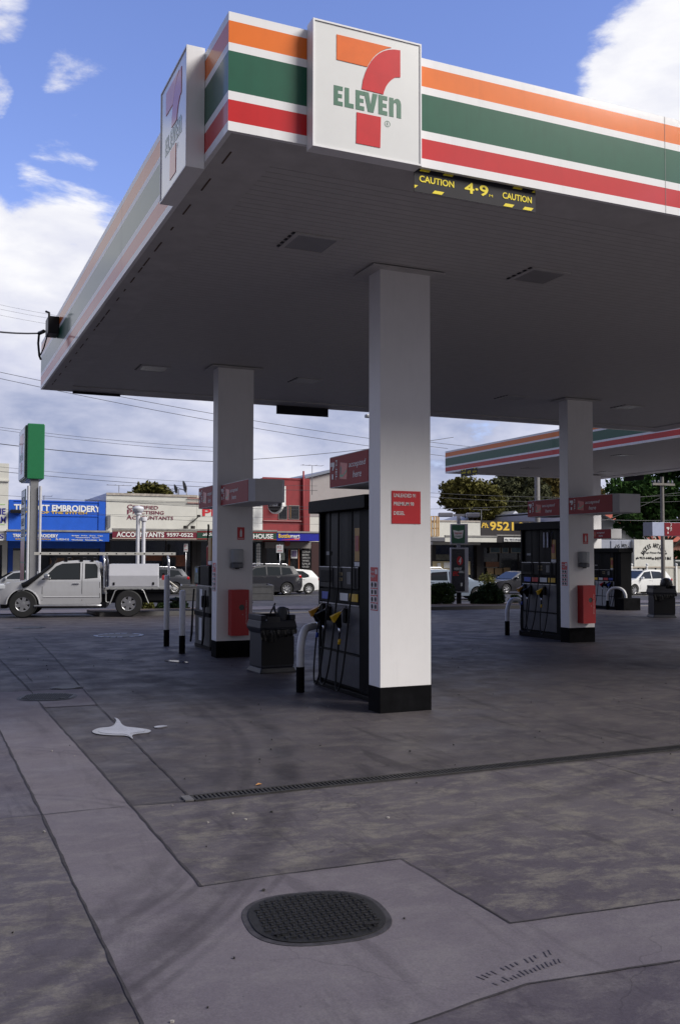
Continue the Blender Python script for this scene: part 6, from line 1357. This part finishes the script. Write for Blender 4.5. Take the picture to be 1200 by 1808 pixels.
MB().box(xa, xb, Yf, Yf + .04, -.75, zt).obj('boards', tile_mat('fence_boards', (.55, .53, .47), (.25, .24, .21), 0, .35, .02), t)
MB().box(xa, xb, Yf - .05, Yf - .001, zt - .05, zt + .03).obj('top_rail', CREAM, t)
for px in (1112, 1139, 1190.5, 1230): x = fx(px, Yf); MB().box(x - .06, x + .06, Yf - .10, Yf - .052, -.75, zt + .12).lathe([(.08, 0), (.08, .06), (.03, .1)], (x, Yf - .07, zt + .12)).obj('post', LET, t)
tag(MB().box(fx(1186, 47.2), fx(1187, 47.2) + .04, 46.93, 46.95, fz(1186, 1012, 47), fz(1186, 1006, 47)).obj('fence_sign', HBLK), 'tiny dark notice on the cream board fence', 'sign')
t = wthing('parked_van', 'dark van window edge beside the antiques container', 'van', (fx(1196, 52), 53, -.6))
MB().prism([(fx(1188.5, 52), -.3), (fx(1240, 52), -.3), (fx(1240, 52), 1.5), (fx(1190, 52), 1.5)], 1, 52, 54).obj('body', mat('van_grey', (.12, .13, .13), .4), t, bevel=.08); MB().box(fx(1190, 52) + .1, fx(1210, 52), 51.98, 51.999, .7, 1.35).obj('side_window', GLS, t)
for x in (fx(1194, 52), fx(1230, 52)): MB().lathe([(.33, -.1), (.33, .1)], (x, 52.1, -.35), 1).obj('wheel', TYRE_M, t)

# roof antennas and dishes
AN = mat('antenna_grey', (.18, .18, .2), .4, .4)
def antenna(px, py0, py1, Y, label, w=.8, n=4):
    p = PY(px, py0, Y); z1 = fz(px, py1, Y); t = thing('tv_antenna', label, 'antenna', (p.x, p.y, z1), 0, 'rooftop antennas'); h = p.z - z1
    MB().tube([(0, 0, -1.2), (0, 0, h)], .025).obj('mast', AN, t); mb = MB().bar((-w, 0, h), (w, 0, h), .03, .03)
    for k in range(n): x = -w + 2 * w * k / (n - 1); mb.bar((x, -.35, h + .02), (x, .35, h + .02), .02, .02)
    mb.obj('elements', AN, t)
antenna(210.5, 857, 872, YS + 3, 'thin antenna on the accountants roof at the left'); antenna(551, 822, 846, YS + 3, 'thin antenna above the red building'); antenna(316, 864, 875, YS + 2, 'low antenna beside the two satellite dishes', .5); antenna(849, 900, 920, YS + 4, 'antenna in front of the dark trees above the cream shop'); antenna(78, 876, 884, YS + 2, 'small antenna on the blue shop roof', .5, 3)
for px, py, s_, lb in ((311, 863, .34, 'smaller black satellite dish on the white roof'), (327, 859, .44, 'larger black satellite dish on the white roof')):
    p = PY(px, py, YS + 2); t = thing('satellite_dish', lb, 'satellite dish', (p.x, p.y, p.z), R(-97), 'satellite dishes on the white roof')
    mb = MB(); mb.lathe([(.02, .10), (s_ * .5, .06), (s_ * .85, .0), (s_, -.06), (s_ * .97, -.08), (s_ * .5, .03), (.02, .07)], (0, 0, 0), 1, 22, 0, False)
    Mx = Matrix.Rotation(R(12), 4, 'X'); mb.v = [tuple(Mx @ Vector(v)) for v in mb.v]; mb.obj('dish', BLACK, t)
    MB().tube([(0, .1, 0), (0, .12, -1.6)], .035).obj('mast', AN, t); MB().tube([(0, 0, -s_ * .7), (0, -.7, 0)], .02).obj('receiver_arm', AN, t)

# ---------------------------------------------------------------- poles and wires
def pole(px, py0, d, r, label, arms=(), m=None):
    p = D(px, py0, d); z0 = zg(p.x, p.y); t = thing('power_pole', label, 'power pole', (p.x, p.y, z0), R(-2), 'power poles'); h = p.z - z0
    MB().tube([(0, 0, -.3), (0, 0, h)], [r, r * .8], 12).obj('pole', m, t)
    for zz, w in arms:
        MB().box(-w, w, -.16, -.06, h - zz - .08, h - zz + .04).obj('crossarm', m, t)
        for x in (-w + .15, -w * .45, w * .45, w - .15): MB().lathe([(.05, 0), (.06, .08), (.03, .16)], (x, -.11, h - zz + .04), 2, 10).obj('insulator', AN, t)
POLM = mat('pole_timber', (.20, .185, .17), .8, var=.25, vscale=5)
pole(1167.5, 842, 52, .12, 'tall grey timber power pole in front of the antiques container', ((.4, .75),), POLM)
pole(947, 780, 62, .20, 'power pole mostly hidden behind the far canopy and right pump', (), mat('pole_grey', (.26, .25, .25), .7))
WIRE = mat('wire_black', (.05, .05, .06), .5)
def wire(pts, Ys, r, label, group='overhead wires'):
    P = [PY(x, y, Y) for (x, y), Y in zip(pts, Ys)]; Q = []
    n = 14
    a, b = P[0], P[-1]; 
    if len(P) == 2: Q = [a.lerp(b, k / n) - Vector((0, 0, 1)) * (4 * (k / n) * (1 - k / n) * .012 * (b - a).length) for k in range(n + 1)]
    else: Q = P
    tag(MB().tube(Q, r * .62, 5).obj('power_line', WIRE), label, 'wire', group)
tag(MB().tube([Vector((1.86, 17.7, 5.8)), *[Vector((1.86, 17.7, 5.8)).lerp(PY(-60, 577, 16.5), k / 6) - Vector((0, 0, .15 * k / 6 * (1 - k / 6))) for k in range(1, 7)]], .016, 6).obj('service_cable', WIRE), 'thick black cable running left from the junction box', 'cable')
for k, (y0, y1) in enumerate(((534, 559), (542, 566), (553, 576))):
    wire([(-60, y0 - 10), (112, y1)], (30, 30), .006, 'thin wire meeting the canopy left edge, %s of three' % ('uppermost', 'middle', 'lowest')[k])
WL = [((-60, 644), (790, 792), 45, .02, 'thin overhead wire passing just above the far left canopy corner'), ((-60, 655), (790, 806), 45, .02, 'thin overhead wire passing just below the far left canopy corner'),
      ((-60, 746), (380, 790), 46, .014, 'upper of two faint wires beside the pylon sign top'), ((-60, 750), (380, 797), 46, .014, 'lower of two faint wires beside the pylon sign top'),
      ((-60, 776), (380, 815), 44, .028, 'thick dark wire crossing the pylon sign and the left column'), ((380, 815), (800, 772), 44, .022, 'dark wire rising from the left column to the right'),
      ((-60, 818), (560, 858), 47, .012, 'faint wire just above the shop roofs, upper of the close pair'), ((-60, 826), (560, 866), 47, .020, 'dark wire just above the shop roofs, lower of the close pair'),
      ((-60, 870), (700, 893), 48, .014, 'wire along the top of the shop parapets'), ((150, 882), (700, 899), 48, .018, 'wire crossing the accountants lettering top'),
      ((-60, 896), (700, 909), 48, .012, 'wire crossing the middle of the shop parapets'), ((120, 905), (700, 925), 48, .012, 'lowest wire in front of the shop parapets'),
      ((740, 778), (1010, 800), 50, .022, 'wire running behind the far canopy corner'), ((740, 869), (1230, 873), 50, .018, 'wire across the dark trees, upper'), ((740, 876), (1230, 884), 50, .018, 'wire across the dark trees, middle'),
      ((740, 899), (1230, 866), 50, .018, 'wire climbing rightward across the dark trees'), ((1000, 914), (1230, 917), 49, .03, 'thick wire crossing in front of the tiled house'), ((1000, 942), (1167, 878), 50, .02, 'stay wire slanting up to the timber pole')]
for a, b_, Y, r, lb in WL: wire([a, b_], (Y, Y), r, lb)
q = PY(648, 735, 30); t = thing('street_lamp', 'small street lamp head peeking from behind the nearest column', 'street lamp', (q.x + .55, 30, zg(q.x, 30)))
hh = q.z - zg(q.x, 30); MB().tube([(0, 0, 0), (0, 0, hh - .3), (-.1, 0, hh - .05), (-.4, 0, hh)], .05).obj('lamp_post', STEEL, t); MB().box(-.62, -.3, -.1, .1, hh - .05, hh + .07).obj('lamp_head', MGREY, t, bevel=.03)

# ---------------------------------------------------------------- trees and bushes
import numpy as np
def leaf_mesh(name, clumps, n, size, m, parent, seed=1, flat=0.):
    """n small leaf faces scattered through clumps [(centre, (rx, ry, rz))], denser toward each clump's shell"""
    rg = np.random.default_rng(seed); vol = np.array([c[1][0] * c[1][1] * c[1][2] for c in clumps]) ** .67; idx = rg.choice(len(clumps), n, p=vol / vol.sum())
    C_ = np.array([tuple(c[0]) for c in clumps])[idx]; Rr = np.array([c[1] for c in clumps])[idx]
    d = rg.normal(size=(n, 3)); d /= np.linalg.norm(d, axis=1)[:, None]; rad = rg.uniform(.25, 1, n) ** .5 * rg.uniform(.82, 1.12, n)
    ctr = C_ + d * Rr * rad[:, None]
    u = rg.normal(size=(n, 3)); u /= np.linalg.norm(u, axis=1)[:, None]; w = np.cross(u, rg.normal(size=(n, 3))); w /= np.linalg.norm(w, axis=1)[:, None]
    s_ = size * rg.uniform(.5, 1.3, n)[:, None]
    V = np.stack([ctr - u * s_, ctr + w * s_ * .55, ctr + u * s_, ctr - w * s_ * .55], 1).reshape(-1, 3)
    me = bpy.data.meshes.new(name); me.from_pydata(V.tolist(), [], [(4 * i, 4 * i + 1, 4 * i + 2, 4 * i + 3) for i in range(n)]); me.materials.append(m)
    o = bpy.data.objects.new(name, me); COL.objects.link(o); o.parent = parent; return o
def leafmat(name, c, var=.45, vs=.6): return mat(name, c, .75, var=var, vscale=vs, spec=.08)
BARK = mat('bark', (.11, .09, .075), .9, var=.3)
def tree(name, label, px, dep, outline, seed, m, n, size, trunk=.28, cr=1.3, fill=26):
    """outline: photo-direction polygon [(px, py)] giving the crown's edge at its own depth; the crown gets real thickness"""
    b = D(px, 1000, dep); z0 = zg(b.x, b.y); t = wthing(name, label, 'tree', (b.x, b.y, z0), None)
    rq = random.Random(seed); xs = [q[0] for q in outline]; ys = [q[1] for q in outline]
    def inside(x, y):
        c = False; j = len(outline) - 1
        for i in range(len(outline)):
            (xi, yi), (xj, yj) = outline[i], outline[j]
            if (yi > y) != (yj > y) and x < (xj - xi) * (y - yi) / (yj - yi) + xi: c = not c
            j = i
        return c
    clumps = []; thick = (max(xs) - min(xs)) * dep / FPX * .35
    while len(clumps) < fill:
        x, y = rq.uniform(min(xs), max(xs)), rq.uniform(min(ys), max(ys))
        if not inside(x, y): continue
        p = D(x, y, dep + rq.uniform(-thick, thick)); r = cr * rq.uniform(.6, 1.25); clumps.append((p, (r, r, r * .7)))
    leaf_mesh('crown', clumps, n, size, m, t, seed)
    top = Vector((b.x, b.y, D(px, min(ys) + (max(ys) - min(ys)) * .5, dep).z))
    mb = MB().tube([(b.x, b.y, z0 - .2), (b.x + .1, b.y, z0 + (top.z - z0) * .5), tuple(top)], [trunk, trunk * .75, trunk * .35], 10); mb.obj('trunk', BARK, t)
    mb = MB()
    for k in range(0, min(12, fill)):
        c = clumps[k][0]; s_ = Vector((b.x, b.y, z0 + (c.z - z0) * rq.uniform(.35, .6))); mid = s_.lerp(c, .55) + Vector((0, 0, -.3)); mb.tube([s_, mid, c], [trunk * .35, trunk * .22, .04], 6)
    mb.obj('limb', BARK, t)
    return t
tree('gum_tree', 'big olive gum tree with rounded crown, leftmost behind the shops', 838, 84, [(788, 876), (794, 862), (808, 853), (818, 848), (832, 850), (842, 860), (856, 858), (872, 864), (882, 900), (850, 908), (830, 902), (806, 904), (798, 892)], 11, leafmat('gum_olive', (.105, .098, .028), .5), 16000, .19, cr=.95, fill=70)
tree('gum_tree', 'darker gum tree in the middle of the row behind the white roofs', 912, 88, [(868, 868), (872, 854), (890, 845), (915, 838), (940, 836), (960, 846), (955, 905), (905, 912), (872, 905)], 12, leafmat('gum_grey_green', (.070, .074, .038), .5), 16000, .19, cr=1.0, fill=70)
tree('gum_tree', 'gum tree with autumn-tinted edge beside the right column', 985, 90, [(950, 850), (965, 838), (1000, 838), (1040, 846), (1050, 880), (1030, 905), (980, 912), (950, 905)], 13, leafmat('gum_brown_green', (.110, .086, .028), .5), 13000, .19, cr=1.0, fill=60)
tree('small_tree', 'small round treetop seen above the header sign behind the right column', 1055, 95, [(1046, 874), (1050, 867), (1062, 868), (1066, 878), (1062, 890), (1046, 890)], 14, leafmat('gum_brown_green', 0), 1800, .22, cr=.6, fill=12)
tree('small_tree', 'rounded treetops peeping over the white accountants parapet', 275, 86, [(232, 872), (240, 866), (252, 862), (266, 858), (285, 863), (298, 868), (300, 885), (232, 885)], 15, leafmat('gum_olive', 0), 4500, .22, cr=.7, fill=26)
tree('plane_tree', 'big dark green broad-leaved tree shading the tiled house', 1172, 71, [(1082, 872), (1088, 850), (1110, 838), (1150, 812), (1240, 806), (1300, 860), (1280, 930), (1215, 918), (1195, 926), (1160, 928), (1130, 944), (1112, 948), (1104, 934), (1090, 924), (1072, 918), (1094, 902), (1112, 890), (1090, 882)], 16, leafmat('plane_green', (.034, .074, .018), .6, .9), 20000, .20, cr=.95, fill=110, trunk=.3)
tree('plane_tree', 'dark street tree at the far right edge behind the container', 1230, 74, [(1180, 960), (1190, 930), (1260, 910), (1290, 980), (1230, 1000), (1192, 985)], 17, leafmat('plane_green', 0), 3500, .16, cr=.7, fill=22)
def bush(name, label, px0, px1, py0, py1, d, m, n, size, seed, box=False):
    a, b_ = D(px0, py1, d), D(px1, py0, d); c = (a + b_) / 2; w = (b_ - a).dot(rdir) / 2; z0 = zg(c.x, c.y); h = b_.z - z0
    t = wthing(name, label, 'bush', (c.x, c.y, z0)); cl = []; rq = random.Random(seed); k = 60
    for i in range(k):
        if box: q = Vector((c.x, c.y, z0 + h * rq.uniform(.12, .86))) + rdir * (w * rq.uniform(-.88, .88)) + fdir * (rq.uniform(-.8, .8) * .7)
        else:
            while True:
                x, y, z = rq.uniform(-1, 1), rq.uniform(-1, 1), rq.uniform(.0, 1)
                if x * x + y * y + (z * .98) ** 2 < .95: break
            q = Vector((c.x, c.y, z0 + h * (.08 + .80 * z))) + rdir * (w * .9 * x) + fdir * (w * .7 * y)
        r = h * .16; cl.append((q, (r * 1.2, r * 1.2, r)))
    leaf_mesh('foliage', cl, n, size, m, t, seed)
    mb = MB()
    for i in range(10): mb.tube([(c.x, c.y, z0), tuple(cl[i][0])], [.03, .01], 5)
    mb.obj('stem', BARK, t)
HEDGE = leafmat('hedge_green', (.030, .048, .016), .5, 3); SHRUB = leafmat('shrub_green', (.022, .038, .018), .5, 3)
dB = 38.6
bush('clipped_hedge', 'clipped box-shaped hedge directly right of the nearest column', 752, 799, 1029, 1071, dB, HEDGE, 9000, .05, 21, True)
bush('round_shrub', 'large dark round shrub between the price board and the right pump', 826, 893, 1025, 1071, dB, SHRUB, 12000, .055, 22)
bush('small_shrub', 'small low shrub beside the right pump hoop bollard', 897, 921, 1048, 1066, dB + 1, HEDGE, 3500, .045, 23)
bush('sparse_shrub', 'sparse yellowish sapling behind the large round shrub', 848, 872, 1003, 1040, 44, leafmat('sapling_green', (.10, .10, .03)), 1100, .06, 24)
bush('low_shrub', 'low leafy plant in the garden bed behind the ute rear wheel', 250, 272, 1052, 1078, 34.2, leafmat('sapling_green', 0), 2600, .05, 25)
bush('low_shrub', 'low plant in the garden bed between the ute and the two bollards', 276, 292, 1056, 1078, 34.2, HEDGE, 2200, .05, 26)
bush('low_shrub', 'scrubby plant in the garden bed behind the two bollards', 300, 334, 1052, 1076, 34.2, SHRUB, 3400, .05, 27)
bush('road_shrub', 'branch of a shrub growing by the road in front of the right-hand white car', 1084, 1104, 1000, 1022, 49, HEDGE, 900, .07, 28)
finish_world()
